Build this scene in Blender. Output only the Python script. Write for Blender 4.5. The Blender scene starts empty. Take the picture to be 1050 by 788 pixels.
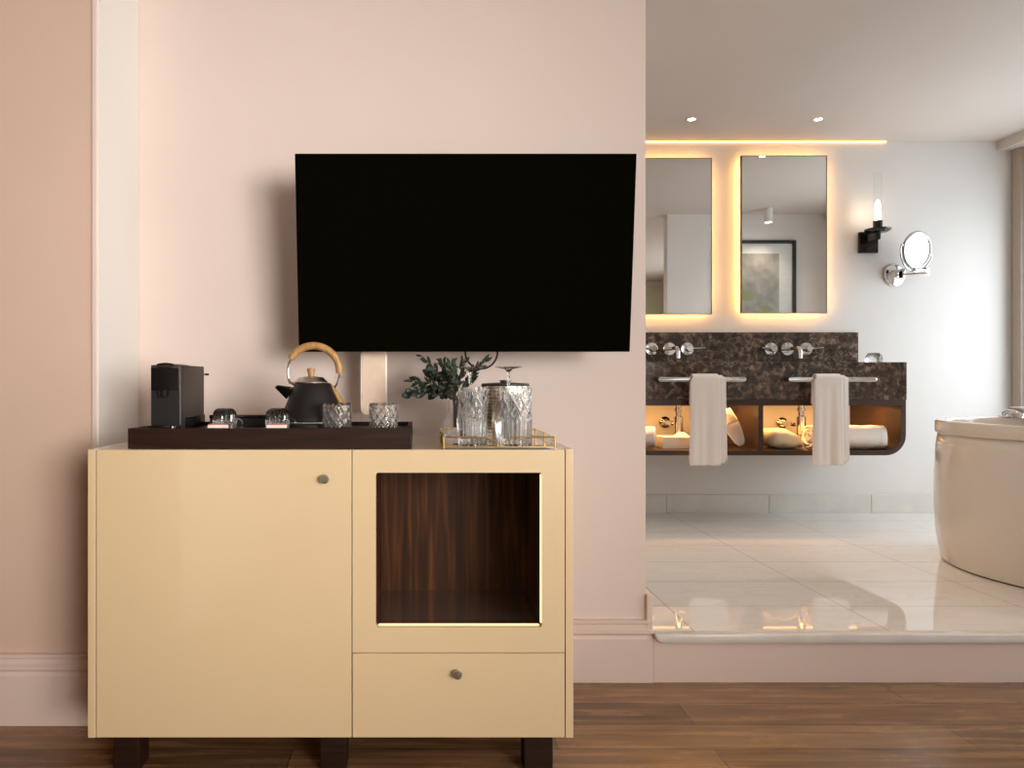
import bpy, bmesh, math, random
from mathutils import Vector, Matrix, noise
random.seed(7)
C = bpy.context.scene.collection
PI = math.pi
sc = bpy.context.scene

# ------------------------------------------------------------------ camera, world, light, exposure
F, VX, HY = 732.0, 432.0, 393.0            # focal length and vanishing point, in pixels of a 1050x788 frame
cam_d = bpy.data.cameras.new('camera'); cam = bpy.data.objects.new('camera', cam_d); C.objects.link(cam)
cam_d.sensor_fit = 'HORIZONTAL'; cam_d.sensor_width = 36.0; cam_d.lens = F / 1050 * 36
cam_d.shift_x = (525 - VX) / 1050; cam_d.shift_y = (HY - 394) / 1050
cam_d.clip_start = 0.02
cam.location = (0, 0, 1.0); cam.rotation_euler = (PI / 2, 0, 0)
sc.camera = cam

sc.view_settings.view_transform = 'Standard'; sc.view_settings.look = 'None'
sc.view_settings.gamma = 1.0; sc.view_settings.use_curve_mapping = False
sc.view_settings.exposure = 0.25
sc.cycles.use_denoising = True
sc.cycles.max_bounces = 10; sc.cycles.diffuse_bounces = 5; sc.cycles.glossy_bounces = 5
sc.cycles.transmission_bounces = 10; sc.cycles.transparent_max_bounces = 12
sc.cycles.sample_clamp_indirect = 4.0
sc.cycles.caustics_refractive = False; sc.cycles.caustics_reflective = False

w = bpy.data.worlds.new('sky'); sc.world = w; w.use_nodes = True
w.node_tree.nodes['Background'].inputs[0].default_value = (0.80, 0.90, 1.0, 1)
w.node_tree.nodes['Background'].inputs[1].default_value = 1.2

def area(name, loc, direction, sx, sy, power, col, parent=None, spread=180):
    d = bpy.data.lights.new(name, 'AREA'); d.shape = 'RECTANGLE'; d.size = sx; d.size_y = sy
    d.energy = power; d.color = col; d.spread = math.radians(spread)
    o = bpy.data.objects.new(name, d); C.objects.link(o); o.location = loc
    o.rotation_euler = Vector(direction).to_track_quat('-Z', 'Z').to_euler()
    if parent: o.parent = parent; o.matrix_parent_inverse = Matrix.Translation(parent.location).inverted()
    return o
def point(name, loc, power, col, r=0.02, parent=None):
    d = bpy.data.lights.new(name, 'POINT'); d.energy = power; d.color = col; d.shadow_soft_size = r
    o = bpy.data.objects.new(name, d); C.objects.link(o); o.location = loc
    if parent: o.parent = parent; o.matrix_parent_inverse = Matrix.Translation(parent.location).inverted()
    return o
# daylight: bedroom window and bathroom window (both in the right-hand wall)
area('daylight_bedroom', (4.15, 0.35, 1.35), (-1, 0, -0.02), 2.3, 2.1, 50, (1.0, 0.92, 0.85))
area('daylight_rear', (1.95, -2.15, 1.4), (-0.76, 1, -0.01), 2.0, 1.8, 33, (1.0, 0.93, 0.865), spread=58)
area('daylight_bathroom', (3.98, 3.80, 1.35), (-1, 0, 0), 1.36, 2.25, 35, (0.86, 0.93, 1.0))
WARM = (1.0, 0.50, 0.16)

# ------------------------------------------------------------------ helpers
def px(x, Y): return (x - VX) / F * Y
def pz(y, Y): return 1.0 + (HY - y) / F * Y

def lin(v):
    v /= 255.0
    return v / 12.92 if v <= 0.04045 else ((v + 0.055) / 1.055) ** 2.4
def rgb(r, g, b): return (lin(r), lin(g), lin(b), 1)

class MB:
    """collects shapes and links them as ONE mesh object"""
    def __init__(s): s.bm = bmesh.new(); s.wn = False
    def box(s, x0, x1, y0, y1, z0, z1, bev=0.0, seg=2):
        s.wn = s.wn or bev > 0
        r = bmesh.ops.create_cube(s.bm, size=1.0)
        vs = r['verts']
        for v in vs:
            v.co = Vector(((x0 + x1) / 2 + v.co.x * (x1 - x0), (y0 + y1) / 2 + v.co.y * (y1 - y0), (z0 + z1) / 2 + v.co.z * (z1 - z0)))
        if bev:
            es = list({e for v in vs for e in v.link_edges})
            bmesh.ops.bevel(s.bm, geom=es, offset=bev, segments=seg, profile=0.5, affect='EDGES')
        return s
    def lathe(s, pts, c=(0, 0, 0), seg=32, disp=None, axis=None, sx=1.0, sy=1.0):
        M = Matrix.Identity(3)
        if axis is not None: M = Vector((0, 0, 1)).rotation_difference(Vector(axis).normalized()).to_matrix()
        rings = []
        c = Vector(c)
        for (r, z) in pts:
            if r < 1e-6:
                rings.append([s.bm.verts.new(c + M @ Vector((0, 0, z)))])
            else:
                ring = []
                for k in range(seg):
                    a = 2 * PI * k / seg
                    rr = r + (disp(a, z, r) if disp else 0)
                    ring.append(s.bm.verts.new(c + M @ Vector((rr * math.cos(a) * sx, rr * math.sin(a) * sy, z))))
                rings.append(ring)
        for a, b in zip(rings, rings[1:]):
            for k in range(seg):
                k2 = (k + 1) % seg
                if len(a) == 1 and len(b) == 1: break
                if len(a) == 1: s.bm.faces.new((a[0], b[k2], b[k]))
                elif len(b) == 1: s.bm.faces.new((a[k], a[k2], b[0]))
                else: s.bm.faces.new((a[k], a[k2], b[k2], b[k]))
        return s
    def tube(s, pts, r, seg=10, closed=False):
        pts = [Vector(p) for p in pts]; n = len(pts)
        rad = r if isinstance(r, (list, tuple)) else [r] * n
        rings = []; prev = None
        for i, p in enumerate(pts):
            if closed: t = pts[(i + 1) % n] - pts[i - 1]
            else: t = pts[min(i + 1, n - 1)] - pts[max(i - 1, 0)]
            t.normalize()
            if prev is None:
                u = t.orthogonal().normalized()
            else:
                u = (prev - t * prev.dot(t)).normalized()
            prev = u; v = t.cross(u)
            rings.append([s.bm.verts.new(p + (u * math.cos(2 * PI * k / seg) + v * math.sin(2 * PI * k / seg)) * rad[i]) for k in range(seg)])
        pairs = list(zip(rings, rings[1:])) + ([(rings[-1], rings[0])] if closed else [])
        for a, b in pairs:
            for k in range(seg):
                s.bm.faces.new((a[k], a[(k + 1) % seg], b[(k + 1) % seg], b[k]))
        if not closed:
            s.bm.faces.new(rings[0][::-1]); s.bm.faces.new(rings[-1])
        return s
    def prism(s, poly, y0, y1, bev=0.0):
        """polygon in XZ extruded along Y"""
        a = [s.bm.verts.new((p[0], y0, p[1])) for p in poly]
        b = [s.bm.verts.new((p[0], y1, p[1])) for p in poly]
        n = len(poly); fs = [s.bm.faces.new(a), s.bm.faces.new(b[::-1])]
        for k in range(n): fs.append(s.bm.faces.new((a[k], b[k], b[(k + 1) % n], a[(k + 1) % n])))
        if bev:
            es = [e for f in fs[:2] for e in f.edges]
            bmesh.ops.bevel(s.bm, geom=es, offset=bev, segments=2, profile=0.5, affect='EDGES')
        return s
    def band(s, outer, inner, y0, y1, closed=False):
        """strip between two XZ polylines, extruded along Y"""
        n = len(outer); V = []
        for o, i in zip(outer, inner):
            V.append([s.bm.verts.new((o[0], y0, o[1])), s.bm.verts.new((i[0], y0, i[1])), s.bm.verts.new((i[0], y1, i[1])), s.bm.verts.new((o[0], y1, o[1]))])
        rng = range(n) if closed else range(n - 1)
        for k in rng:
            a, b = V[k], V[(k + 1) % n]
            for j in range(4): s.bm.faces.new((a[j], a[(j + 1) % 4], b[(j + 1) % 4], b[j]))
        if not closed: s.bm.faces.new(V[0][::-1]); s.bm.faces.new(V[-1])
        return s
    def grid(s, fn, nu, nv, thick=0.0):
        V = [[s.bm.verts.new(fn(i / nu, j / nv)) for j in range(nv + 1)] for i in range(nu + 1)]
        for i in range(nu):
            for j in range(nv): s.bm.faces.new((V[i][j], V[i + 1][j], V[i + 1][j + 1], V[i][j + 1]))
        return s
    def xform(s, M):
        bmesh.ops.transform(s.bm, matrix=M, verts=s.bm.verts); return s
    def build(s, name, mat, parent=None, smooth=True, solid=0.0, sub=0, angle=35):
        bmesh.ops.recalc_face_normals(s.bm, faces=s.bm.faces)
        me = bpy.data.meshes.new(name); s.bm.to_mesh(me); s.bm.free()
        me.materials.append(mat)
        if smooth:
            for p in me.polygons: p.use_smooth = True
            me.set_sharp_from_angle(angle=math.radians(angle))
        o = bpy.data.objects.new(name, me); C.objects.link(o)
        if parent: o.parent = parent; o.matrix_parent_inverse = Matrix.Translation(parent.location).inverted()
        if s.wn and smooth and not sub and not solid:
            m = o.modifiers.new('weighted_normal', 'WEIGHTED_NORMAL'); m.keep_sharp = True
        if solid:
            m = o.modifiers.new('solidify', 'SOLIDIFY'); m.thickness = solid; m.offset = 0
        if sub:
            m = o.modifiers.new('subdivision', 'SUBSURF'); m.levels = sub; m.render_levels = sub
        return o

def tag(o, label, cat, group=None):
    o['label'] = label; o['category'] = cat
    if group: o['group'] = group
    return o
def thing(name, loc, label, cat, group=None):
    o = bpy.data.objects.new(name, None); C.objects.link(o); o.location = loc; o.empty_display_size = 0.05
    return tag(o, label, cat, group)
def struct(o): o['kind'] = 'structure'; return o
def copy_tree(o, loc, label):
    r = o.copy(); C.objects.link(r); r.location = loc; r['label'] = label
    for ch in list(o.children):
        c = ch.copy(); C.objects.link(c); c.parent = r
        for g in list(ch.children):
            d = g.copy(); C.objects.link(d); d.parent = c
    return r

def arc(cx, cz, r, a0, a1, n=10):
    return [(cx + r * math.cos(math.radians(a0 + (a1 - a0) * k / n)), cz + r * math.sin(math.radians(a0 + (a1 - a0) * k / n))) for k in range(n + 1)]
def rrect(x0, x1, z0, z1, r, n=6):
    return arc(x1 - r, z1 - r, r, 0, 90, n) + arc(x0 + r, z1 - r, r, 90, 180, n) + arc(x0 + r, z0 + r, r, 180, 270, n) + arc(x1 - r, z0 + r, r, 270, 360, n)

# ------------------------------------------------------------------ materials
class N:
    def __init__(s, name):
        s.m = bpy.data.materials.new(name); s.m.use_nodes = True
        s.t = s.m.node_tree; s.t.nodes.clear()
        s.out = s.t.nodes.new('ShaderNodeOutputMaterial')
    def n(s, kind, **kw):
        o = s.t.nodes.new(kind)
        for k, v in kw.items():
            if k.startswith('i_'):
                key = k[2:].replace('_', ' ')
                o.inputs[key].default_value = v
            else: setattr(o, k, v)
        return o
    def l(s, a, b): s.t.links.new(a, b)
    def surf(s, sh): s.l(sh, s.out.inputs[0]); return s.m
def bsdf(N_, col=(0.8, 0.8, 0.8, 1), rough=0.5, metal=0.0, spec=0.5, coat=0.0, sheen=0.0, coat_r=0.03):
    b = N_.n('ShaderNodeBsdfPrincipled')
    b.inputs['Base Color'].default_value = col; b.inputs['Roughness'].default_value = rough
    b.inputs['Metallic'].default_value = metal; b.inputs['Specular IOR Level'].default_value = spec
    b.inputs['Coat Weight'].default_value = coat; b.inputs['Coat Roughness'].default_value = coat_r
    b.inputs['Sheen Weight'].default_value = sheen
    return b
def coords(k, scale=(1, 1, 1), rot=(0, 0, 0), loc=(0, 0, 0)):
    tc = k.n('ShaderNodeTexCoord'); mp = k.n('ShaderNodeMapping')
    mp.inputs['Scale'].default_value = scale; mp.inputs['Rotation'].default_value = rot; mp.inputs['Location'].default_value = loc
    k.l(tc.outputs['Object'], mp.inputs[0]); return mp.outputs[0]
def ramp(k, fac, stops):
    r = k.n('ShaderNodeValToRGB'); e = r.color_ramp.elements
    e[0].position, e[0].color = stops[0]; e[1].position, e[1].color = stops[-1]
    for p, c in stops[1:-1]:
        x = e.new(p); x.color = c
    k.l(fac, r.inputs[0]); return r.outputs[0]
def bump(k, h, b, strength=0.2, dist=0.002):
    n = k.n('ShaderNodeBump'); n.inputs['Strength'].default_value = strength; n.inputs['Distance'].default_value = dist
    k.l(h, n.inputs['Height']); k.l(n.outputs[0], b.inputs['Normal'])

def plain(name, col, rough=0.5, metal=0.0, spec=0.5, coat=0.0, nscale=40.0, amount=0.04, bmp=0.0):
    """paint, plastic or metal with a faint procedural mottling"""
    k = N(name); b = bsdf(k, col, rough, metal, spec, coat)
    v = coords(k); no = k.n('ShaderNodeTexNoise', i_Scale=nscale, i_Detail=3.0); k.l(v, no.inputs['Vector'])
    lo = tuple(c * (1 - amount) for c in col[:3]) + (1,); hi = tuple(min(1, c * (1 + amount)) for c in col[:3]) + (1,)
    k.l(ramp(k, no.outputs[0], [(0.3, lo), (0.7, hi)]), b.inputs['Base Color'])
    if bmp: bump(k, no.outputs[0], b, bmp, 0.001)
    return k.surf(b.outputs[0])
def wood(name, c0, c1, c2, rough=0.35, scale=(1, 14, 14), spec=0.5, coat=0.0, dist=3.0, ns=4.0):
    k = N(name); b = bsdf(k, c0, rough, 0, spec, coat)
    v = coords(k, scale); no = k.n('ShaderNodeTexNoise', i_Scale=ns, i_Detail=6.0, i_Distortion=dist * 0.2); k.l(v, no.inputs['Vector'])
    k.l(ramp(k, no.outputs[0], [(0.25, c0), (0.5, c1), (0.75, c2)]), b.inputs['Base Color'])
    bump(k, no.outputs[0], b, 0.08, 0.001)
    return k.surf(b.outputs[0])
def emit(name, col, strength):
    k = N(name); e = k.n('ShaderNodeEmission'); e.inputs[0].default_value = (*col[:3], 1); e.inputs[1].default_value = strength
    return k.surf(e.outputs[0])
def glass(name, col=(1, 1, 1, 1), rough=0.0, ior=1.5):
    k = N(name); g = k.n('ShaderNodeBsdfGlass'); g.inputs['Color'].default_value = col
    g.inputs['Roughness'].default_value = rough; g.inputs['IOR'].default_value = ior
    t = k.n('ShaderNodeBsdfTransparent'); mx = k.n('ShaderNodeMixShader'); mx.inputs[0].default_value = 0.18
    k.l(g.outputs[0], mx.inputs[1]); k.l(t.outputs[0], mx.inputs[2])
    return k.surf(mx.outputs[0])
def thin_glass(name, tint=(0.97, 0.98, 0.98, 1), refl=1.0):
    k = N(name); t = k.n('ShaderNodeBsdfTransparent'); t.inputs[0].default_value = tint
    g = k.n('ShaderNodeBsdfGlossy'); g.inputs['Roughness'].default_value = 0.0
    f = k.n('ShaderNodeMath', operation='POWER'); lw = k.n('ShaderNodeLayerWeight'); k.l(lw.outputs['Facing'], f.inputs[0]); f.inputs[1].default_value = 4.0; mx = k.n('ShaderNodeMixShader')
    k.l(f.outputs[0], mx.inputs[0]); k.l(t.outputs[0], mx.inputs[1]); k.l(g.outputs[0], mx.inputs[2])
    return k.surf(mx.outputs[0])
def towel_mat(name, col):
    k = N(name); b = bsdf(k, col, 0.95, 0, 0.1, 0, 0.4)
    v = coords(k); no = k.n('ShaderNodeTexNoise', i_Scale=350.0, i_Detail=2.0); k.l(v, no.inputs['Vector'])
    bump(k, no.outputs[0], b, 0.5, 0.003); return k.surf(b.outputs[0])

def floor_wood():
    k = N('dark_oak_planks'); b = bsdf(k, rough=0.3)
    v = coords(k, loc=(0.35, 0.012, 0))
    br = k.n('ShaderNodeTexBrick', offset=0.37, i_Scale=1.0, i_Mortar_Size=0.0012, i_Mortar_Smooth=0.3, i_Brick_Width=1.15, i_Row_Height=0.14)
    br.inputs['Color1'].default_value = (0.2, 0.2, 0.2, 1); br.inputs['Color2'].default_value = (0.9, 0.9, 0.9, 1); br.inputs['Mortar'].default_value = (0, 0, 0, 1)
    k.l(v, br.inputs['Vector'])
    v2 = coords(k, (1.2, 16, 1)); no = k.n('ShaderNodeTexNoise', i_Scale=2.2, i_Detail=5.0, i_Distortion=0.5); k.l(v2, no.inputs['Vector'])
    add = k.n('ShaderNodeMath', operation='MULTIPLY_ADD'); k.l(br.outputs[0], add.inputs[0]); add.inputs[1].default_value = 0.35; k.l(no.outputs[0], add.inputs[2])
    col = ramp(k, add.outputs[0], [(0.35, rgb(76, 54, 34)), (0.65, rgb(124, 90, 58)), (0.95, rgb(160, 121, 82))])
    mx = k.n('ShaderNodeMix', data_type='RGBA'); k.l(br.outputs['Fac'], mx.inputs[0]); k.l(col, mx.inputs[6]); mx.inputs[7].default_value = rgb(30, 20, 14)
    k.l(mx.outputs[2], b.inputs['Base Color'])
    rr = k.n('ShaderNodeMapRange'); rr.inputs[3].default_value = 0.18; rr.inputs[4].default_value = 0.34; k.l(no.outputs[0], rr.inputs[0]); k.l(rr.outputs[0], b.inputs['Roughness'])
    bump(k, no.outputs[0], b, 0.03, 0.001)
    return k.surf(b.outputs[0])
def floor_marble():
    k = N('white_marble_tiles'); b = bsdf(k, rough=0.03, spec=0.8)
    v = coords(k, loc=(-0.26, -0.02, 0))
    br = k.n('ShaderNodeTexBrick', offset=0.0, i_Scale=1.0, i_Mortar_Size=0.0022, i_Mortar_Smooth=0.2, i_Brick_Width=0.655, i_Row_Height=0.33)
    k.l(v, br.inputs['Vector'])
    br.inputs['Color1'].default_value = (0.2, 0.2, 0.2, 1); br.inputs['Color2'].default_value = (0.8, 0.8, 0.8, 1)
    v2 = coords(k, (1.0, 3.0, 1)); no = k.n('ShaderNodeTexNoise', i_Scale=2.2, i_Detail=7.0, i_Distortion=1.4); k.l(v2, no.inputs['Vector'])
    base = ramp(k, no.outputs[0], [(0.3, rgb(232, 226, 219)), (0.47, rgb(238, 233, 227)), (0.5, rgb(231, 224, 217)), (0.53, rgb(238, 234, 228)), (0.75, rgb(234, 229, 223))])
    mx = k.n('ShaderNodeMix', data_type='RGBA'); k.l(br.outputs['Fac'], mx.inputs[0]); k.l(base, mx.inputs[6]); mx.inputs[7].default_value = rgb(190, 180, 172)
    k.l(mx.outputs[2], b.inputs['Base Color'])
    return k.surf(b.outputs[0])
def brown_marble():
    k = N('brown_veined_marble'); b = bsdf(k, rough=0.14)
    v = coords(k, (1, 1, 1)); n0 = k.n('ShaderNodeTexNoise', i_Scale=6.0, i_Detail=6.0); k.l(v, n0.inputs['Vector'])
    mixv = k.n('ShaderNodeMix', data_type='RGBA', blend_type='ADD'); mixv.inputs[0].default_value = 0.6; k.l(v, mixv.inputs[6]); k.l(n0.outputs['Color'], mixv.inputs[7])
    vo = k.n('ShaderNodeTexVoronoi', feature='DISTANCE_TO_EDGE', i_Scale=8.0); k.l(mixv.outputs[2], vo.inputs['Vector'])
    vein = ramp(k, vo.outputs['Distance'], [(0.0, (1, 1, 1, 1)), (0.018, (0.3, 0.3, 0.3, 1)), (0.045, (0, 0, 0, 1))])
    n1 = k.n('ShaderNodeTexNoise', i_Scale=26.0, i_Detail=10.0, i_Distortion=0.7); k.l(v, n1.inputs['Vector'])
    base = ramp(k, n1.outputs[0], [(0.32, rgb(42, 32, 27)), (0.48, rgb(66, 52, 44)), (0.58, rgb(98, 79, 66)), (0.70, rgb(150, 127, 108))])
    n2 = k.n('ShaderNodeTexNoise', i_Scale=5.0, i_Detail=3.0); k.l(v, n2.inputs['Vector'])
    ms = ramp(k, n2.outputs[0], [(0.42, (0.06, 0.06, 0.06, 1)), (0.60, (0.75, 0.75, 0.75, 1))])
    mu = k.n('ShaderNodeMath', operation='MULTIPLY'); k.l(vein, mu.inputs[0]); k.l(ms, mu.inputs[1])
    mx = k.n('ShaderNodeMix', data_type='RGBA'); k.l(mu.outputs[0], mx.inputs[0]); k.l(base, mx.inputs[6]); mx.inputs[7].default_value = rgb(176, 158, 140)
    k.l(mx.outputs[2], b.inputs['Base Color']); return k.surf(b.outputs[0])
def hammered():
    k = N('hammered_silver'); b = bsdf(k, (0.86, 0.80, 0.70, 1), 0.2, 1.0)
    v = coords(k); vo = k.n('ShaderNodeTexVoronoi', i_Scale=110.0, i_Randomness=0.35); k.l(v, vo.inputs['Vector'])
    bump(k, vo.outputs['Distance'], b, 0.35, 0.003); return k.surf(b.outputs[0])
def art_mat():
    k = N('abstract_print'); b = bsdf(k, rough=0.5)
    v = coords(k, (1, 1, 1)); n1 = k.n('ShaderNodeTexNoise', i_Scale=9.0, i_Detail=5.0); k.l(v, n1.inputs['Vector'])
    grey = ramp(k, n1.outputs[0], [(0.35, rgb(150, 142, 132)), (0.65, rgb(182, 174, 164))])
    n2 = k.n('ShaderNodeTexNoise', i_Scale=3.2, i_Detail=1.0); k.l(v, n2.inputs['Vector'])
    m = ramp(k, n2.outputs[0], [(0.60, (0, 0, 0, 1)), (0.63, (1, 1, 1, 1))])
    mx = k.n('ShaderNodeMix', data_type='RGBA'); k.l(m, mx.inputs[0]); k.l(grey, mx.inputs[6]); mx.inputs[7].default_value = rgb(150, 148, 104)
    k.l(mx.outputs[2], b.inputs['Base Color']); return k.surf(b.outputs[0])
def leaf_mat(name, c):
    k = N(name); b = bsdf(k, c, 0.45)
    v = coords(k); no = k.n('ShaderNodeTexNoise', i_Scale=60.0); k.l(v, no.inputs['Vector'])
    lo = tuple(x * 0.6 for x in c[:3]) + (1,); hi = tuple(min(1, x * 1.5) for x in c[:3]) + (1,)
    k.l(ramp(k, no.outputs[0], [(0.3, lo), (0.7, hi)]), b.inputs['Base Color']); return k.surf(b.outputs[0])

M = dict(
    wall=plain('blush_wall_paint', rgb(224, 207, 198), 0.75, nscale=3, amount=0.01),
    pier=plain('shaded_wall_paint', rgb(214, 186, 167), 0.6, nscale=3, amount=0.01),  # wall paint darkened: the pier's weaker light is put into its colour
    bath=plain('white_wall_paint', rgb(228, 224, 219), 0.6, nscale=3, amount=0.01),
    ceil=plain('ceiling_paint', rgb(214, 203, 194), 0.55, nscale=3, amount=0.01),
    trim=plain('blush_trim_paint', rgb(226, 205, 194), 0.4, nscale=3, amount=0.01),
    cream_wall=plain('pale_green_paint', rgb(214, 212, 186), 0.6),
    floor=floor_wood(), marble=floor_marble(), brown=brown_marble(),
    slab=plain('white_marble_edge', rgb(226, 220, 214), 0.15, nscale=12, amount=0.06),
    skirt=plain('marble_skirting', rgb(222, 219, 212), 0.2, nscale=9, amount=0.05),
    wenge=wood('wenge', rgb(26, 14, 10), rgb(40, 22, 15), rgb(52, 29, 19), 0.5, (1.5, 20, 20), spec=0.2),
    vwood=wood('dark_vanity_wood', rgb(44, 28, 21), rgb(58, 38, 28), rgb(70, 47, 35), 0.35, (1.5, 20, 20)),
    walnut=wood('walnut_lining', rgb(30, 16, 8), rgb(66, 38, 19), rgb(104, 62, 30), 0.5, (34, 3, 1.6), ns=1.6, spec=0.2), walnut_gloss=plain('dark_mirror_glass', (0.55, 0.46, 0.40, 1), 0.10, 0.9),
    lacq=plain('cream_lacquer', rgb(220, 194, 155), 0.28, spec=0.5, coat=1.0, nscale=2, amount=0.01),
    chrome=plain('polished_chrome', (0.82, 0.81, 0.80, 1), 0.07, 1.0),
    dchrome=plain('shaded_chrome', (0.50, 0.49, 0.48, 1), 0.12, 1.0),
    steel=plain('brushed_nickel', (0.55, 0.50, 0.44, 1), 0.28, 1.0, nscale=120),
    gold=plain('brass', (0.86, 0.58, 0.20, 1), 0.22, 1.0),
    mirror=plain('mirror_silver', (0.86, 0.86, 0.85, 1), 0.0, 1.0, amount=0.0),
    glass=glass('clear_glass'), acryl=glass('acrylic', (0.95, 0.95, 0.95, 1), 0.05, 1.45), thin=thin_glass('window_glass'),
    blackg=plain('gloss_black', (0.006, 0.006, 0.006, 1), 0.12), blackm=plain('matte_black', (0.012, 0.011, 0.010, 1), 0.5),
    char=plain('charcoal_plastic', rgb(52, 44, 42), 0.42), kettle=plain('matte_brown_black', rgb(31, 25, 23), 0.5, spec=0.3),
    screen=plain('black_screen', (0.0025, 0.0023, 0.0008, 1), 0.6, spec=0.0), tvcase=plain('black_television_case', (0.003, 0.0028, 0.002, 1), 0.7, spec=0.05), lightwood=wood('beech', rgb(150, 108, 62), rgb(176, 132, 82), rgb(196, 152, 98), 0.4, (30, 30, 6)),
    towel=towel_mat('white_terry', rgb(236, 230, 226)), linen=towel_mat('cream_cotton', rgb(232, 218, 188)),
    lilac=towel_mat('window_tinted_terry', rgb(214, 208, 216)),  # white terry with the window's lilac light painted into its colour
    paper=plain('white_paper', rgb(240, 232, 224), 0.7), red=plain('red_print', rgb(190, 110, 100), 0.7), board=plain('peach_card', rgb(240, 214, 190), 0.5),
    cardrim=plain('pale_card_edge', rgb(250, 238, 228), 0.4),
    tub=plain('glossy_white_acrylic', rgb(226, 216, 204), 0.12, coat=0.5, nscale=2, amount=0.01),
    leaf=leaf_mat('dark_olive_leaf', rgb(42, 50, 36)), leafb=leaf_mat('grey_green_leaf', rgb(58, 72, 62)), leafc=leaf_mat('teal_leaf', rgb(72, 108, 98)),
    stem=plain('green_stem', rgb(74, 72, 48), 0.6),
    hammer=hammered(), art=art_mat(), mat_board=plain('white_mat_board', rgb(236, 232, 226), 0.8),
    grey=plain('grey_metal_edge', rgb(110, 104, 98), 0.4, 0.6), tan=plain('taupe_frame_paint', rgb(178, 162, 146), 0.5),
    led=emit('warm_led', WARM, 28), shelf_led=emit('shelf_led', WARM, 4), cove=emit('warm_cove_led', WARM, 5), flame=emit('frosted_lamp', (1.0, 0.78, 0.55), 9), spot=emit('downlight_lens', (1.0, 0.85, 0.68), 25),
    niche_led=emit('amber_led', (1.0, 0.70, 0.34), 1.5),
    gap=plain('shadow_gap_black', (0.01, 0.01, 0.01, 1), 0.9),
)

# ------------------------------------------------------------------ the room shell
H = 2.55; YW = 2.40; YB = 4.58; XR = 3.80; PH = 0.168     # ceiling, bedroom wall, bathroom back wall, right wall, platform height
XJ = px(662, YW); XE = 2.26                                # opening from the jamb to the far pier
XP = -0.955; YP = 2.10                                     # left pier corner
XL, YR = -2.6, -1.8
struct(MB().box(XL, XR + 0.3, YR, 2.40, -0.10, 0).build('floor', M['floor'], smooth=False))
struct(MB().box(0.30, XR + 0.3, 2.39, YB + 0.1, -0.10, PH - 0.034).box(0.30, XR + 0.0, 2.52, YB, PH - 0.034, PH).box(XJ + 0.001, XE - 0.001, 2.40, 2.52, PH - 0.034, PH).build('floor_bathroom', M['marble'], smooth=False))
struct(MB().box(XL, XR + 0.3, YR, YB + 0.1, H, H + 0.1).build('ceiling', M['ceil'], smooth=False))
struct(MB().box(XP, XJ, YW, 2.52, 0, H).build('wall_front', M['wall'], smooth=False))
struct(MB().box(XE, XR, YW, 2.50, 0, H).build('wall_front_right', M['bath'], smooth=False))
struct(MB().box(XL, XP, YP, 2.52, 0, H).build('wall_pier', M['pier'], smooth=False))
struct(MB().box(0.20, XR + 0.3, YB, YB + 0.1, 0, H).build('wall_back', M['bath'], smooth=False))
struct(MB().box(0.20, 0.30, 2.52, YB, 0, H).build('wall_bathroom_left', M['bath'], smooth=False))
RW = (0.92, 3.0, 0.45, 2.35)
struct(MB().box(XL, RW[0], YR - 0.1, YR, 0, H).box(RW[1], XR + 0.3, YR - 0.1, YR, 0, H).box(RW[0], RW[1], YR - 0.1, YR, 0, RW[2]).box(RW[0], RW[1], YR - 0.1, YR, RW[3], H).build('wall_rear', M['cream_wall'], smooth=False))
struct(MB().box(XL - 0.1, XL, YR, 2.52, 0, H).build('wall_left', M['wall'], smooth=False))
struct(MB().box(-1.06, -0.943, YR, 0.77, 0, H).build('wall_partition', M['bath'], smooth=False))
# right wall with two window openings
wy = [(-0.75, 1.45, 0.35, 2.35), (3.10, 4.50, PH + 0.05, 2.45)]
b = MB()
b.box(XR, XR + 0.14, YR, wy[0][0], 0, H).box(XR, XR + 0.14, wy[0][1], wy[1][0], 0, H).box(XR, XR + 0.14, wy[1][1], YB, 0, H)
for (a0, a1, z0, z1) in wy: b.box(XR, XR + 0.14, a0, a1, 0, z0).box(XR, XR + 0.14, a0, a1, z1, H)
struct(b.build('wall_right', M['bath'], smooth=False))
for i, (a0, a1, z0, z1) in enumerate(wy):
    fr = MB(); t = 0.045; x0, x1 = XR + 0.02, XR + 0.08; mid = (a0 + a1) / 2
    fr.box(x0, x1, a0, a0 + t, z0, z1, 0.004).box(x0, x1, a1 - t, a1, z0, z1, 0.004).box(x0, x1, a0 + t, a1 - t, z0, z0 + t, 0.004).box(x0, x1, a0 + t, a1 - t, z1 - t, z1, 0.004)
    fr.box(x0 + 0.005, x1 - 0.005, mid - 0.03, mid + 0.03, z0 + t, z1 - t, 0.004)
    f = struct(fr.build('window_%d' % (i + 1), M['tan']))
    p = MB().box(XR + 0.047, XR + 0.053, a0 + t, mid - 0.03, z0 + t, z1 - t).box(XR + 0.047, XR + 0.053, mid + 0.03, a1 - t, z0 + t, z1 - t).build('pane', M['thin'], f, smooth=False)
fr = MB(); t = 0.045; y0, y1 = YR - 0.08, YR - 0.02
for a in (RW[0], (RW[0] + RW[1] - t) / 2, RW[1] - t): fr.box(a, a + t, y0, y1, RW[2], RW[3], 0.004)
fr.box(RW[0], RW[1], y0, y1, RW[2], RW[2] + t, 0.004).box(RW[0], RW[1], y0, y1, RW[3] - t, RW[3], 0.004)
f = struct(fr.build('window_3', M['tan']))
MB().box(RW[0] + t, RW[1] - t, YR - 0.053, YR - 0.047, RW[2] + t, RW[3] - t).build('pane', M['thin'], f, smooth=False)
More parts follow.
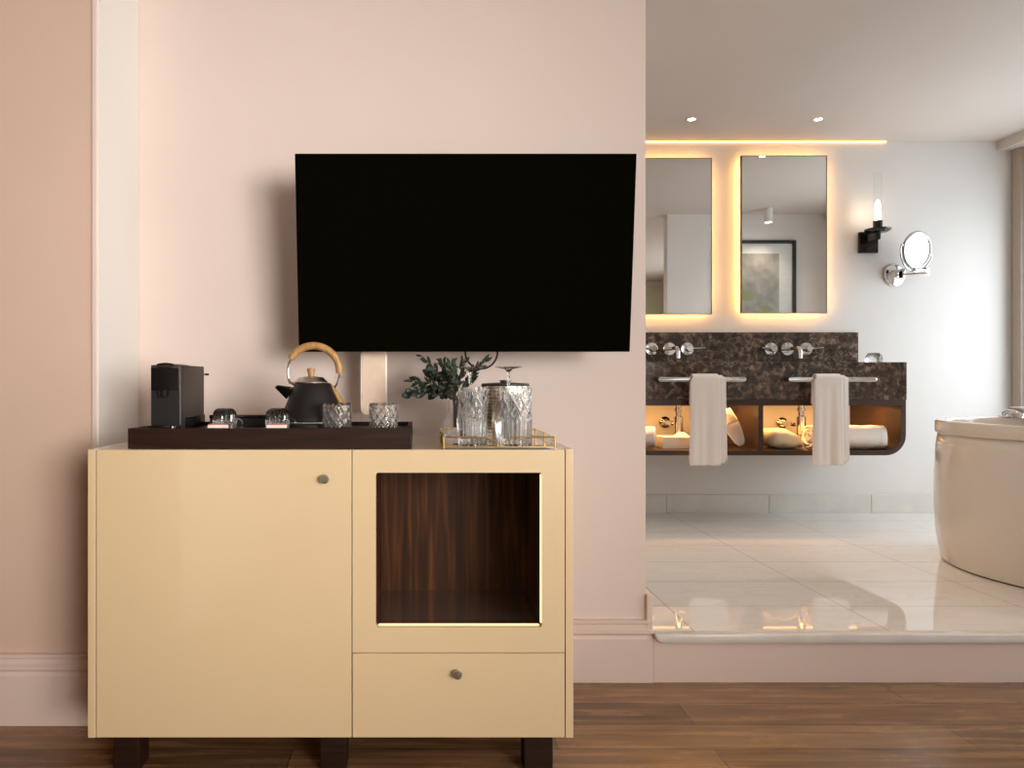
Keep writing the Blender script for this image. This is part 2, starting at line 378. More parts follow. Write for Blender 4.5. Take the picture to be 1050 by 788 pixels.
# taupe casing in the corner beside the bathroom window, and the pelmet box above it
struct(MB().box(XR - 0.022, XR, 4.50, 4.565, PH, 2.489, 0.004).build('trim_1', M['tan']))
struct(MB().box(XR - 0.105, XR, 2.52, YB, 2.489, H).build('trim_2', M['ceil'], smooth=False))
# door in the rear wall, seen only in a mirror
d = MB().box(3.05, 3.78, YR, YR + 0.04, 0.0, 2.15, 0.004)
struct(d.build('door_1', M['cream_wall']))
dd = bpy.data.objects['door_1']
MB().box(3.15, 3.68, YR + 0.04, YR + 0.052, 1.15, 2.0, 0.006).box(3.15, 3.68, YR + 0.04, YR + 0.052, 0.2, 1.0, 0.006).build('panel', M['cream_wall'], dd)
struct(MB().box(XL, XR, YR, YR + 0.07, H - 0.09, H, 0.02).build('trim_3', M['ceil']))

def baseboard_profile(h):
    return [(0, 0), (0.020, 0), (0.020, h * 0.70), (0.015, h * 0.735), (0.015, h * 0.76), (0.021, h * 0.79), (0.021, h * 0.84), (0.013, h * 0.86), (0.013, h * 0.93), (0.017, h * 0.95), (0.017, h), (0, h)]
def baseboard_x(name, x0, x1, y, h, mat):      # runs along X, faces -Y
    bb = MB(); prof = baseboard_profile(h)
    A = [bb.bm.verts.new((x0, y - p[0], p[1])) for p in prof]; B = [bb.bm.verts.new((x1, y - p[0], p[1])) for p in prof]
    bb.bm.faces.new(A); bb.bm.faces.new(B[::-1])
    for k in range(len(prof)): bb.bm.faces.new((A[k], B[k], B[(k + 1) % len(prof)], A[(k + 1) % len(prof)]))
    return struct(bb.build(name, mat, angle=20))
baseboard_x('baseboard_front', XP + 0.021, XJ + 0.020, YW, 0.207, M['trim'])
baseboard_x('baseboard_pier', XL, XP, YP, 0.207, M['trim'])
# the return of the pier: white painted lining, baseboard and a fine corner bead
struct(MB().box(XP, XP + 0.006, YP + 0.001, YW - 0.001, 0, H - 0.001).build('trim_7', M['bath'], smooth=False))
struct(MB().box(XP, XP + 0.019, YP, YW - 0.021, 0, 0.2, 0.003).build('baseboard_return', M['trim']))
struct(MB().box(XP - 0.012, XP + 0.002, YP - 0.006, YP, 0.207, H, 0.002).build('trim_4', M['trim']))
# riser of the bathroom platform, marble nosing, skirting on the jamb
struct(MB().box(XJ + 0.0215, XE + 0.02, 2.382, 2.40, 0, PH - 0.003, 0.001).build('trim_5', M['trim']))
ns = MB()
x0, x1 = XJ + 0.021, XE + 0.03
ns.prism([(x0 + 0.002, PH - 0.001)] + [(x1, PH - 0.001), (x1, PH - 0.031)] + arc(x0 + 0.028, PH - 0.003, 0.028, 270, 180, 8), 2.366, 2.40, 0.004)
struct(ns.build('trim_6', M['slab'], angle=50))
struct(MB().box(XJ, XJ + 0.020, 2.385, 2.52, PH, 0.292, 0.003).build('baseboard_jamb', M['trim']))
sk = MB(); xs = [0.30, 0.915, 1.57, 2.225, 2.88, 3.535, XR]
for a, c in zip(xs, xs[1:]): sk.box(a + 0.0012, c - 0.0012, YB - 0.014, YB, PH, PH + 0.118, 0.0015)
struct(sk.build('baseboard_back', M['skirt']))
MBc = MB().box(0.62, 2.98, YB - 0.008, YB - 0.001, H - 0.006, H - 0.001, 0.001)
tag(MBc.build('cove_light_strip', M['cove']), 'thin warm glowing light strip along the top of the bathroom back wall', 'light')

# ------------------------------------------------------------------ sideboard
YC, ZT, ZB = 1.785, 0.834, 0.112
XA, XB = px(90, YC), px(588, YC)
YK = 2.285
sb = thing('sideboard', ((XA + XB) / 2, (YC + YK) / 2, 0), 'cream lacquered sideboard with one door, an open lit niche and a drawer, under the television', 'sideboard')
th = 0.0195
MB().box(XA + th, XB - th, YC + 0.022, YK, ZT - 0.022, ZT - 0.001).box(XA + th, XB - th, YC + 0.022, YK, ZB, ZB + 0.02).box(XA + th, XB - th, YK - 0.012, YK, ZB + 0.02, ZT - 0.022) \
    .box(px(361, YC) - 0.009, px(361, YC) + 0.009, YC + 0.022, YK - 0.012, ZB + 0.02, ZT - 0.022).build('carcass', M['lacq'], sb, smooth=False)
for s0 in (XA, XB - th): MB().box(s0, s0 + th, YC, YK, ZB, ZT, 0.0012).build('side_panel', M['lacq'], sb)
g = 0.0022
def knob(parent, x, z):
    MB().lathe([(0.0, 0.0), (0.005, 0.0), (0.005, 0.007), (0.0105, 0.009), (0.0115, 0.013), (0.0108, 0.018), (0.0, 0.019)], (x, YC, z), 24, axis=(0, -1, 0)).build('knob', M['steel'], parent)
xm0, xm1 = px(361, YC) - g / 2, px(361, YC) + g / 2
door = MB().box(XA + th + g, xm0, YC, YC + 0.02, ZB + 0.001, ZT - 0.001, 0.0012).build('door', M['lacq'], sb)
knob(door, px(333.5, YC), pz(491, YC))
zd = pz(670, YC); xr = XB - th - g
drawer = MB().box(xm1, xr, YC, YC + 0.02, ZB + 0.001, zd - g / 2, 0.0012).build('drawer', M['lacq'], sb)
knob(drawer, px(469, YC), pz(690, YC))
# face frame with a round-cornered opening
ox0, ox1, oz0, oz1 = px(385.5, YC), px(556, YC), pz(643.5, YC), pz(485, YC)
fz0, fz1 = zd + g / 2, ZT - 0.001
inner = rrect(ox0, ox1, oz0, oz1, 0.007, 5)
def outer_of(p):
    cx, cz = (ox0 + ox1) / 2, (oz0 + oz1) / 2
    return (xr if p[0] > cx else xm1, fz1 if p[1] > cz else fz0)
# outer rectangle resampled to the inner loop's vertices
out = [outer_of(p) for p in inner]
fm = MB(); n = len(inner)
def quad_ring(fm, yy, loop_a, loop_b):
    A = [fm.bm.verts.new((p[0], yy, p[1])) for p in loop_a]; Bv = [fm.bm.verts.new((p[0], yy, p[1])) for p in loop_b]; return A, Bv
corners = [(xr, fz1), (xm1, fz1), (xm1, fz0), (xr, fz0)]
ft = 0.02
for yy in (YC, YC + ft):
    iv = [fm.bm.verts.new((p[0], yy, p[1])) for p in inner]; cv = [fm.bm.verts.new((p[0], yy, p[1])) for p in corners]
    q = n // 4
    for c in range(4):
        seg_ = iv[c * q:(c + 1) * q]
        for a, bb in zip(seg_, seg_[1:]): fm.bm.faces.new((cv[c], a, bb))
        nx = iv[((c + 1) * q) % n]
        fm.bm.faces.new((cv[c], seg_[-1], nx, cv[(c + 1) % 4]))
    if yy == YC: I0, C0 = iv, cv
    else:
        for k in range(n): fm.bm.faces.new((I0[k], iv[k], iv[(k + 1) % n], I0[(k + 1) % n]))
        for k in range(4): fm.bm.faces.new((C0[k], cv[k], cv[(k + 1) % 4], C0[(k + 1) % 4]))
fm.build('niche_frame', M['lacq'], sb, smooth=False)
# walnut lining of the niche (an open box behind the frame)
lx0, lx1, lz0, lz1, ly0, ly1 = ox0 - 0.006, ox1 + 0.006, oz0 - 0.006, oz1 + 0.006, YC + 0.021, YC + 0.34
t_ = 0.012
MB().box(lx0 - t_, lx1 + t_, ly1, ly1 + t_, lz0 - t_, lz1 + t_).box(lx0 - t_, lx0, ly0, ly1, lz0, lz1).box(lx1, lx1 + t_, ly0, ly1, lz0, lz1) \
    .box(lx0 - t_, lx1 + t_, ly0, ly1, lz1, lz1 + t_).build('niche_lining', M['walnut'], sb, smooth=False)
MB().box(lx0 - t_, lx1 + t_, ly0, ly1, lz0 - t_, lz0).build('niche_floor', M['walnut_gloss'], sb, smooth=False)
MB().box(ox0 + 0.006, ox1 - 0.006, YC + 0.012, YC + 0.020, oz0 + 0.0, oz0 + 0.0028, 0.0008).box(ox1 - 0.0028, ox1, YC + 0.012, YC + 0.020, oz0 + 0.006, oz1 - 0.006, 0.001).build('led_strip', M['niche_led'], sb)
area('niche_light', ((ox0 + ox1) / 2, YC + 0.05, oz0 + 0.03), (0, 0.8, 0.5), 0.36, 0.02, 0.06, (1, 0.62, 0.28), sb)
for xa, xb in ((115.5, 143), (328, 355), (537.5, 567)):
    for (ya, yb) in ((YC + 0.05, YC + 0.117), (YK - 0.09, YK - 0.03)):
        MB().box(px(xa, YC + 0.05), px(xb, YC + 0.05), ya, yb, 0, ZB, 0.003).build('leg', M['wenge'], sb)

# ------------------------------------------------------------------ television
tvw0, tvw1 = px(302.2, 2.10), px(653, 2.10)
yt, yb_, zt, zb_ = 2.10, 2.17, pz(157.5, 2.10), pz(361, 2.17)
ang = math.atan2(yb_ - yt, zt - zb_); hh = math.hypot(yb_ - yt, zt - zb_)
tv = thing('television', ((tvw0 + tvw1) / 2, YW, zb_), 'large black wall-mounted television, switched off and tilted down', 'television')
Mt = Matrix.Translation(((tvw0 + tvw1) / 2, yb_, zb_)) @ Matrix.Rotation(ang, 4, 'X')
hw = (tvw1 - tvw0) / 2
MB().box(-hw, hw, 0.0, 0.03, 0, hh, 0.002).box(-hw * 0.6, hw * 0.6, 0.03, 0.05, hh * 0.12, hh * 0.7, 0.004).xform(Mt).build('housing', M['tvcase'], tv)
MB().box(-hw + 0.001, hw - 0.001, -0.0015, 0.001, 0.001, hh - 0.001).xform(Mt).build('screen', M['screen'], tv, smooth=False)
MB().box(-0.09, 0.09, 0.05, 0.062, hh * 0.25, hh * 0.65).xform(Mt).box(tv.location.x - 0.12, tv.location.x + 0.12, YW - 0.02, YW, 1.25, 1.55, 0.003) \
    .box(tv.location.x - 0.05, tv.location.x + 0.05, 2.195, YW - 0.01, 1.36, 1.44, 0.004).build('wall_bracket', M['blackm'], tv)
# loose cable hanging under the television
cx, cz = px(494, 2.33), pz(361, 2.33)
pts = [(cx - 0.035, 2.36, cz + 0.09)] + [(cx + 0.053 * math.cos(math.radians(a)), 2.345, cz + 0.0 + 0.055 * math.sin(math.radians(a)) ) for a in range(170, 372, 12)] + [(cx + 0.05, 2.36, cz + 0.05), (cx + 0.03, 2.39, cz + 0.11), (cx + 0.02, 2.399, cz + 0.12)]
tag(MB().tube(pts, 0.0032, 8).build('cable', M['blackm']), 'loose black cable looping down from behind the television', 'cable')

# ------------------------------------------------------------------ dark tray and what stands on it
TY0, TY1 = 1.80, 2.118
TX0, TX1 = px(131, TY0), px(421.5, TY0)
TF, TR = 0.8745, 0.8857
tr = thing('serving_tray', ((TX0 + TX1) / 2, (TY0 + TY1) / 2, ZT), 'long dark wooden serving tray with raised edges on the left of the sideboard', 'tray')
MB().box(TX0 + 0.012, TX1 - 0.012, TY0 + 0.012, TY1 - 0.012, ZT, TF).build('tray_floor', M['wenge'], tr, smooth=False)
MB().box(TX0, TX1, TY0, TY0 + 0.012, ZT, TR, 0.001).box(TX0, TX1, TY1 - 0.012, TY1, ZT, TR, 0.001).box(TX0, TX0 + 0.012, TY0 + 0.012, TY1 - 0.012, ZT, TR, 0.001).box(TX1 - 0.012, TX1, TY0 + 0.012, TY1 - 0.012, ZT, TR, 0.001).build('rim', M['wenge'], tr, smooth=False)

# coffee machine
my0, my1 = 1.87, 2.075
mx0, mx1 = px(153.5, my0), px(185.5, my0); mz1 = pz(373, my0)
cm = thing('coffee_machine', ((mx0 + mx1) / 2, 1.96, TF), 'slim black capsule coffee machine at the left end of the dark tray', 'coffee machine')
poly = lambda x0, x1, y0, y1, r: [(p[0], p[1]) for p in rrect(x0, x1, y0, y1, r, 5)]
def vprism(mb, pl, z0, z1, bev=0.0):            # polygon in XY extruded along Z
    a = [mb.bm.verts.new((p[0], p[1], z0)) for p in pl]; c = [mb.bm.verts.new((p[0], p[1], z1)) for p in pl]
    n = len(pl); f = [mb.bm.faces.new(a[::-1]), mb.bm.faces.new(c)]
    for k in range(n): mb.bm.faces.new((a[k], a[(k + 1) % n], c[(k + 1) % n], c[k]))
    if bev: bmesh.ops.bevel(mb.bm, geom=[e for e in f[1].edges], offset=bev, segments=3, profile=0.5, affect='EDGES')
    return mb
zm = pz(401, my0)
vprism(MB(), poly(mx0, mx1, my0 + 0.002, my1, 0.008), TF, mz1 - 0.004, 0.006).build('body', M['char'], cm)
MB().box(mx0 + 0.004, mx1 - 0.004, my0 - 0.003, my0 + 0.004, zm + 0.001, mz1 - 0.012, 0.002).build('front_panel', M['blackg'], cm)
lid = MB().prism([(mx0 + 0.018, mz1 - 0.004), (mx1 - 0.018, mz1 - 0.004)] + [((mx0 + mx1) / 2 + 0.024 * math.cos(math.radians(a)), mz1 - 0.004 + 0.006 * math.sin(math.radians(a))) for a in range(0, 181, 20)][1:-1], my0 - 0.002, my0 + 0.12)
lid.prism([(mx0 + 0.022, mz1 - 0.009), ((mx0 + mx1) / 2, mz1 - 0.021), (mx1 - 0.022, mz1 - 0.009)], my0 - 0.006, my0 - 0.002).build('lid', M['blackg'], cm)
rb = MB().box(mx0 + 0.004, mx1 - 0.004, my0 + 0.0005, my0 + 0.003, TF + 0.016, zm - 0.001)
for k in range(11): rb.box(mx0 + 0.008 + k * (mx1 - mx0 - 0.016) / 10.5, mx0 + 0.011 + k * (mx1 - mx0 - 0.016) / 10.5, my0 - 0.001, my0 + 0.003, TF + 0.02, zm - 0.002)
rb.build('ribbed_panel', M['blackm'], cm, smooth=False)
MB().lathe([(0.0, 0), (0.011, 0), (0.014, 0.018), (0.0, 0.018)], ((mx0 + mx1) / 2, my0 - 0.012, zm - 0.016), 20).build('spout', M['blackg'], cm)
vprism(MB(), poly(mx0 + 0.002, mx1 - 0.002, my0 - 0.035, my0 + 0.03, 0.015), TF, TF + 0.016, 0.002).build('drip_tray', M['blackg'], cm)
MB().tube([(mx1 - 0.004, my1 - 0.004, pz(384, 2.07)), (mx1 - 0.004, my1 + 0.02, pz(384, 2.07)), (px(214, 2.1), my1 + 0.025, pz(384, 2.07))], 0.0028, 8).build('lever', M['blackg'], cm)
MB().box(mx0 + 0.002, mx1 + 0.0012, my0 + 0.031, my1 + 0.001, TF, TF + 0.035, 0.002).build('water_tank', M['blackg'], cm)

# low black box at the back of the tray
bx0, bx1 = px(216, 2.06), px(276, 2.06)
tb = thing('tea_box', ((bx0 + bx1) / 2, 2.075, TF), 'low black lidded box at the back of the tray beside the coffee machine', 'box')
MB().box(bx0, bx1, 2.05, 2.10, TF, TF + 0.024, 0.001).build('base', M['blackm'], tb)
MB().box(bx0 - 0.001, bx1 + 0.001, 2.049, 2.101, TF + 0.024, TF + 0.034, 0.0015).build('lid', M['blackg'], tb)

# ribbed glass cups, upside down, each with a sugar sachet in front
def make_cup():
    t = thing('glass_cup', (0, 0, 0), 'upside-down ribbed clear glass cup on the tray, nearest the coffee machine', 'cup', 'ribbed glass cups on the dark tray')
    rib = lambda a, z, r: (0.0011 * math.cos(20 * a) if r > 0.012 else 0)
    outp = [(0.0275, 0.0), (0.0295, 0.010), (0.0302, 0.024), (0.0300, 0.036), (0.0275, 0.045), (0.022, 0.0505), (0.015, 0.053), (0.0, 0.0535)]
    inp = [(0.0, 0.0495), (0.015, 0.0493), (0.021, 0.0470), (0.0255, 0.042), (0.0278, 0.035), (0.0280, 0.022), (0.0272, 0.010), (0.0257, 0.0), (0.0275, 0.0)]
    MB().lathe([(a, z * 1.12) for a, z in outp + inp], (0, 0, 0), 80, rib).build('bowl', M['glass'], t)
    MB().tube([(0.0285, 0, 0.030)] + [(0.031 + 0.0165 * math.sin(math.radians(a)), 0, 0.018 + 0.0145 * math.cos(math.radians(a))) for a in range(15, 180, 15)] + [(0.0285, 0, 0.006)], 0.0023, 10).build('handle', M['glass'], t)
    return t
cup = make_cup(); cup.location = (px(230.5, 1.885), 1.885, TF)
c2 = copy_tree(cup, (px(284.5, 1.885), 1.885, TF), 'upside-down ribbed clear glass cup on the tray, beside the black kettle')
def sachet(x0, x1, lab):
    t = thing('sugar_sachet', ((px(x0, 1.838) + px(x1, 1.838)) / 2, 1.838, TF), lab, 'sachet', 'sachets in front of the cups')
    Y0 = 1.838
    MB().box(px(x0, Y0), px(x1, Y0), Y0 - 0.008, Y0 + 0.004, TF, TF + 0.0175, 0.002).build('packet', M['paper'], t)
    MB().box(px(x0, Y0) + 0.002, px(x1, Y0) - 0.002, Y0 - 0.006, Y0 + 0.003, TF + 0.0172, TF + 0.0205, 0.001).build('printed_edge', M['red'], t)
sachet(213.5, 234, 'white paper sachet with a reddish edge in front of the left cup')
sachet(273.5, 294, 'white paper sachet with a reddish edge in front of the right cup, by the kettle')

# kettle
KY = 1.985; ks = F / KY; KX = px(321, KY); KZ = TF
kt = thing('kettle', (KX, KY, KZ), 'dark brown conical kettle with a light wooden arched handle on the tray', 'kettle')
zb0 = pz(433.5, KY)
MB().lathe([(0, 0), (0.088, 0), (0.091, 0.003), (0.091, zb0 - KZ - 0.002), (0.086, zb0 - KZ), (0, zb0 - KZ)], (KX, KY, KZ), 40).build('power_base', M['blackm'], kt)
MB().lathe([(0, 0), (0.0905, 0), (0.0915, 0.002), (0.0905, 0.005), (0.0, 0.005)], (KX, KY, zb0), 40).build('steel_band', M['steel'], kt)
zk1 = pz(393, KY)
MB().lathe([(0, zb0 + 0.005), (0.0895, zb0 + 0.005), (0.0905, zb0 + 0.008), (0.088, zb0 + 0.018), (0.076, zb0 + 0.047), (0.062, zb0 + 0.080), (0.051, zk1 - 0.004), (0.048, zk1 - 0.001), (0.044, zk1), (0, zk1)], (KX, KY, 0), 48).build('body', M['kettle'], kt)
zl = pz(387.5, KY)
lid = MB().lathe([(0, zk1), (0.046, zk1), (0.0465, zk1 + 0.003), (0.042, zk1 + 0.007), (0.034, zl + 0.001), (0.015, zl + 0.003), (0, zl + 0.003)], (px(319, KY), KY, 0), 40).build('lid', M['steel'], kt)
MB().lathe([(0, 0), (0.0085, 0), (0.008, 0.006), (0.0115, 0.018), (0.0115, 0.023), (0.0, 0.025)], (px(319, KY), KY, zl + 0.002), 20).build('knob', M['lightwood'], lid)
HX, HZ, HR = px(321.5, KY), pz(381.5, KY), 0.0725
hp = lambda a: (HX + HR * math.cos(math.radians(a)), KY, HZ + HR * math.sin(math.radians(a)))
MB().tube([hp(a) for a in range(-4, 156, 5)], [0.0095] + [0.0105] * 30 + [0.0085], 14).build('grip', M['lightwood'], kt)
MB().tube([hp(a) for a in range(150, 207, 6)] + [(px(303, KY), KY, pz(395, KY))], 0.0035, 10).build('handle_bracket', M['chrome'], kt)
MB().tube([hp(a) for a in (2, -6, -14, -22, -30)] + [(px(343, KY), KY, pz(397.5, KY)), (px(338.5, KY), KY, pz(399, KY))], 0.0035, 10).build('handle_bracket', M['chrome'], kt)
MB().tube([(px(336, KY) + 0.001, KY, pz(394, KY)), (px(343, KY) + 0.002, KY, pz(403, KY)), (px(350.5, KY) + 0.003, KY, pz(415, KY))], [0.007, 0.0085, 0.008], 10).build('side_strip', M['lightwood'], kt)
# open pouring spout (a V-shaped trough)
spm = MB()
tip, lo, hi = (px(282, KY), pz(397, KY)), (px(294, KY), pz(409, KY)), (px(299, KY), pz(401, KY))
def trough(u, v):
    # u runs along the spout, v across the V
    a = (v - 0.5) * 2
    bx = lo[0] + (tip[0] - lo[0]) * u; bz = lo[1] + (tip[1] - lo[1]) * u
    wdt = 0.026 * (1 - u) + 0.010 * u; rise = 0.030 * (1 - u) + 0.004 * u
    return (bx + abs(a) * 0.018 * (1 - u * 0.6), KY + a * wdt, bz + abs(a) ** 1.3 * rise)
spm.grid(trough, 8, 10).build('spout', M['blackg'], kt, solid=0.004)

# cut-glass tumblers
def cut_diamond(n, per, amp):
    def f(a, z, r):
        if r < 0.02: return 0
        u = (a * n / (2 * PI) + z / per) % 1.0; v = (a * n / (2 * PI) - z / per) % 1.0
        return -amp * (max(0, 1 - 5 * min(u, 1 - u)) + max(0, 1 - 5 * min(v, 1 - v)))
    return f
def make_tumbler():
    t = tag(None or bpy.data.objects.new('tumbler', None), 'cut-glass tumbler on the dark tray, in front of the kettle', 'glass', 'cut-glass tumblers on the dark tray'); C.objects.link(t)
    h = 0.0735; outp = [(0, 0), (0.0365, 0)] + [(0.0375 + 0.001 * k / 22, 0.003 + (h - 0.008) * k / 22) for k in range(23)] + [(0.0375, h - 0.003), (0.0365, h), (0.0345, h)]
    inp = [(0.0345, 0.012), (0.030, 0.009), (0, 0.009)]
    f = cut_diamond(11, 0.030, 0.0022)
    MB().lathe(outp + inp, (0, 0, 0), 110, lambda a, z, r: f(a, z, r) if (r > 0.0372 and 0.003 < z < h - 0.006) else 0).build('bowl', M['glass'], t, angle=18)
    return t
tu = make_tumbler(); tu.location = (px(346, 1.86), 1.86, TF)
copy_tree(tu, (px(393.5, 1.86), 1.86, TF), 'cut-glass tumbler at the right end of the dark tray')

# upright rounded card in an acrylic foot, behind the right tumbler
BY = 2.262
bd = thing('menu_card_stand', (px(383.5, BY), BY, ZT), 'tall pale peach card with rounded corners on a clear foot, behind the right tumbler', 'card stand')
bxa, bxb = px(370, BY), px(397, BY); bza = pz(425.5, BY); bzb = pz(358.5, BY)
MB().prism(rrect(bxa, bxb, bza, bzb, 0.022, 8), BY - 0.004, BY + 0.004, 0.0012).build('card_edge', M['cardrim'], bd)
MB().prism(rrect(bxa + 0.005, bxb - 0.005, bza + 0.005, bzb - 0.005, 0.018, 8), BY - 0.0055, BY - 0.0035).build('card_face', M['board'], bd)
MB().box(bxa, bxb, BY - 0.018, BY + 0.018, ZT, bza + 0.012, 0.003).build('foot', M['thin'], bd)

# ------------------------------------------------------------------ gold tray, glasses, ice bucket, vase
GY0, GY1 = 1.80, 2.115; GX0, GX1 = px(455, GY0), px(569, GY0); GB = ZT + 0.005; GZ = pz(448.5, GY0)
gt = thing('glass_tray', ((GX0 + GX1) / 2, (GY0 + GY1) / 2, ZT), 'glass tray with a scalloped brass rim on the right of the sideboard', 'tray')
MB().box(GX0, GX1, GY0, GY1, ZT, GB, 0.001).build('mirror_base', M['mirror'], gt)
gf = MB(); r = 0.0017; gm = (GX0 + GX1) / 2
for sx_ in (-1, 1):      # the front rim swoops down to the middle
    e = GX0 if sx_ < 0 else GX1
    p = [(e, GY0, GZ)] + [(gm + sx_ * (0.004 + 0.055 * (1 - math.cos(math.radians(a)))), GY0, GB + 0.001 + (GZ - GB - 0.001) * math.sin(math.radians(a))) for a in (90, 75, 60, 45, 30, 15, 0)]
    gf.tube(p, r, 8)
gf.tube([(GX0, GY0, GZ), (GX0, GY1, GZ), (GX1, GY1, GZ), (GX1, GY0, GZ)], r, 8)
gf.tube([(GX0, GY0, GB), (GX0, GY1, GB), (GX1, GY1, GB), (GX1, GY0, GB)], r, 8, True)
for (x, y) in ((GX0, GY0), (GX1, GY0), (GX0, GY1), (GX1, GY1), (GX0, (GY0 + GY1) / 2), (GX1, (GY0 + GY1) / 2)): gf.tube([(x, y, ZT), (x, y, GZ + 0.002)], 0.0028, 8)
gf.build('brass_rim', M['gold'], gt)
MB().box(GX0 - 0.001, GX0 + 0.001, GY0 + 0.003, GY1 - 0.003, GB, GZ - 0.001).build('glass_side', M['thin'], gt, smooth=False)
MB().box(GX1 - 0.001, GX1 + 0.001, GY0 + 0.003, GY1 - 0.003, GB, GZ - 0.001).build('glass_side', M['thin'], gt, smooth=False)

def make_highball(h, r0):
    t = bpy.data.objects.new('highball_glass', None); C.objects.link(t)
    f = cut_diamond(9, 0.042, 0.0024)
    def disp(a, z, r):
        if r < r0 * 0.93: return 0
        if z > h * 0.93 or z < 0.004: return 0
        if z > h * 0.48: return f(a, z, r)
        return -0.0030 * abs(math.cos(9 * a)) ** 0.6 * min(1, (h * 0.48 - z) / 0.01) - 0.0
    outp = [(0, 0), (r0 * 0.95, 0)] + [(r0, 0.004 + (h - 0.008) * k / 40) for k in range(41)] + [(r0 * 0.985, h), (r0 * 0.91, h)]
    inp = [(r0 * 0.90, h * 0.5), (r0 * 0.86, 0.018), (0, 0.014)]
    MB().lathe(outp + inp, (0, 0, 0), 108, disp).build('bowl', M['glass'], t, angle=18)
    return t
h1 = make_highball(0.150, 0.0365); tag(h1, 'tall cut-glass highball at the left of the brass-rimmed tray, beside the leafy vase', 'glass', 'highball glasses'); h1.location = (px(484.5, 1.85), 1.85, GB)
h2 = make_highball(0.147, 0.0400); tag(h2, 'tall cut-glass highball at the right of the brass-rimmed tray, in front of the ice bucket', 'glass', 'highball glasses'); h2.location = (px(529.5, 1.852), 1.852, GB)

def make_wine():
    t = bpy.data.objects.new('wine_glass', None); C.objects.link(t)
    t['category'] = 'glass'; t['group'] = 'upturned wine glasses'
    MB().lathe([(0.029, 0.0), (0.0345, 0.022), (0.037, 0.055), (0.034, 0.088), (0.024, 0.114), (0.010, 0.127), (0.0045, 0.132), (0.0, 0.132), (0.0, 0.127), (0.010, 0.122), (0.023, 0.111), (0.0328, 0.087), (0.0357, 0.055), (0.0332, 0.022), (0.0278, 0.0), (0.029, 0.0)], (0, 0, 0), 40).build('bowl', M['glass'], t)
    MB().lathe([(0.0, 0.130), (0.0045, 0.130), (0.0036, 0.140), (0.0034, 0.175), (0.0045, 0.192), (0.0, 0.192)], (0, 0, 0), 16).build('stem', M['glass'], t)
    MB().lathe([(0.0, 0.190), (0.0045, 0.1915), (0.012, 0.199), (0.036, 0.2035), (0.0365, 0.2050), (0.0, 0.2055)], (0, 0, 0), 40).build('foot', M['glass'], t)
    return t
w1 = make_wine(); w1.location = (px(482, 1.935), 1.935, GB); w1['label'] = 'upside-down wine glass behind the left highball, its foot against the leaves'
copy_tree(w1, (px(521.5, 1.935), 1.935, GB), 'upside-down wine glass behind the right highball, its foot above the ice bucket')

IY = 2.043; IX = px(518, IY)
ib = thing('ice_bucket', (IX, IY, GB), 'hammered silver ice bucket with a dark lid behind the glasses', 'ice bucket')
iz = pz(396, IY)
MB().lathe([(0, 0), (0.060, 0), (0.062, 0.003), (0.066, 0.06), (0.067, iz - GB), (0.063, iz - GB), (0.0, iz - GB - 0.002)], (IX, IY, GB), 48).build('body', M['hammer'], ib)
lid = MB().lathe([(0, 0), (0.0685, 0), (0.0690, 0.003), (0.067, 0.008), (0.02, 0.011), (0, 0.011)], (IX, IY, iz - 0.001), 48).build('lid', M['char'], ib)
MB().lathe([(0, 0), (0.008, 0), (0.016, 0.003), (0.017, 0.007), (0.0, 0.009)], (IX, IY, iz + 0.009), 24).build('knob', M['steel'], lid)
MB().box(IX - 0.079, IX - 0.060, IY - 0.012, IY + 0.012, iz - 0.022, iz - 0.005, 0.003).build('handle', M['blackm'], ib)
MB().box(IX + 0.060, IX + 0.074, IY - 0.012, IY + 0.012, iz - 0.022, iz - 0.005, 0.003).build('handle', M['blackm'], ib)

VY = 2.19; VXX = px(467.5, VY)
va = thing('vase', (VXX, VY, ZT), 'small clear glass bulb vase holding the leafy sprigs', 'vase')
MB().lathe([(0, 0), (0.036, 0), (0.041, 0.008), (0.043, 0.028), (0.040, 0.048), (0.028, 0.070), (0.0225, 0.088), (0.026, 0.112), (0.0245, 0.1125), (0.021, 0.088), (0.0265, 0.069), (0.0375, 0.048), (0.0405, 0.028), (0.038, 0.010), (0.0, 0.006)], (VXX, VY, ZT), 40).build('body', M['glass'], va)

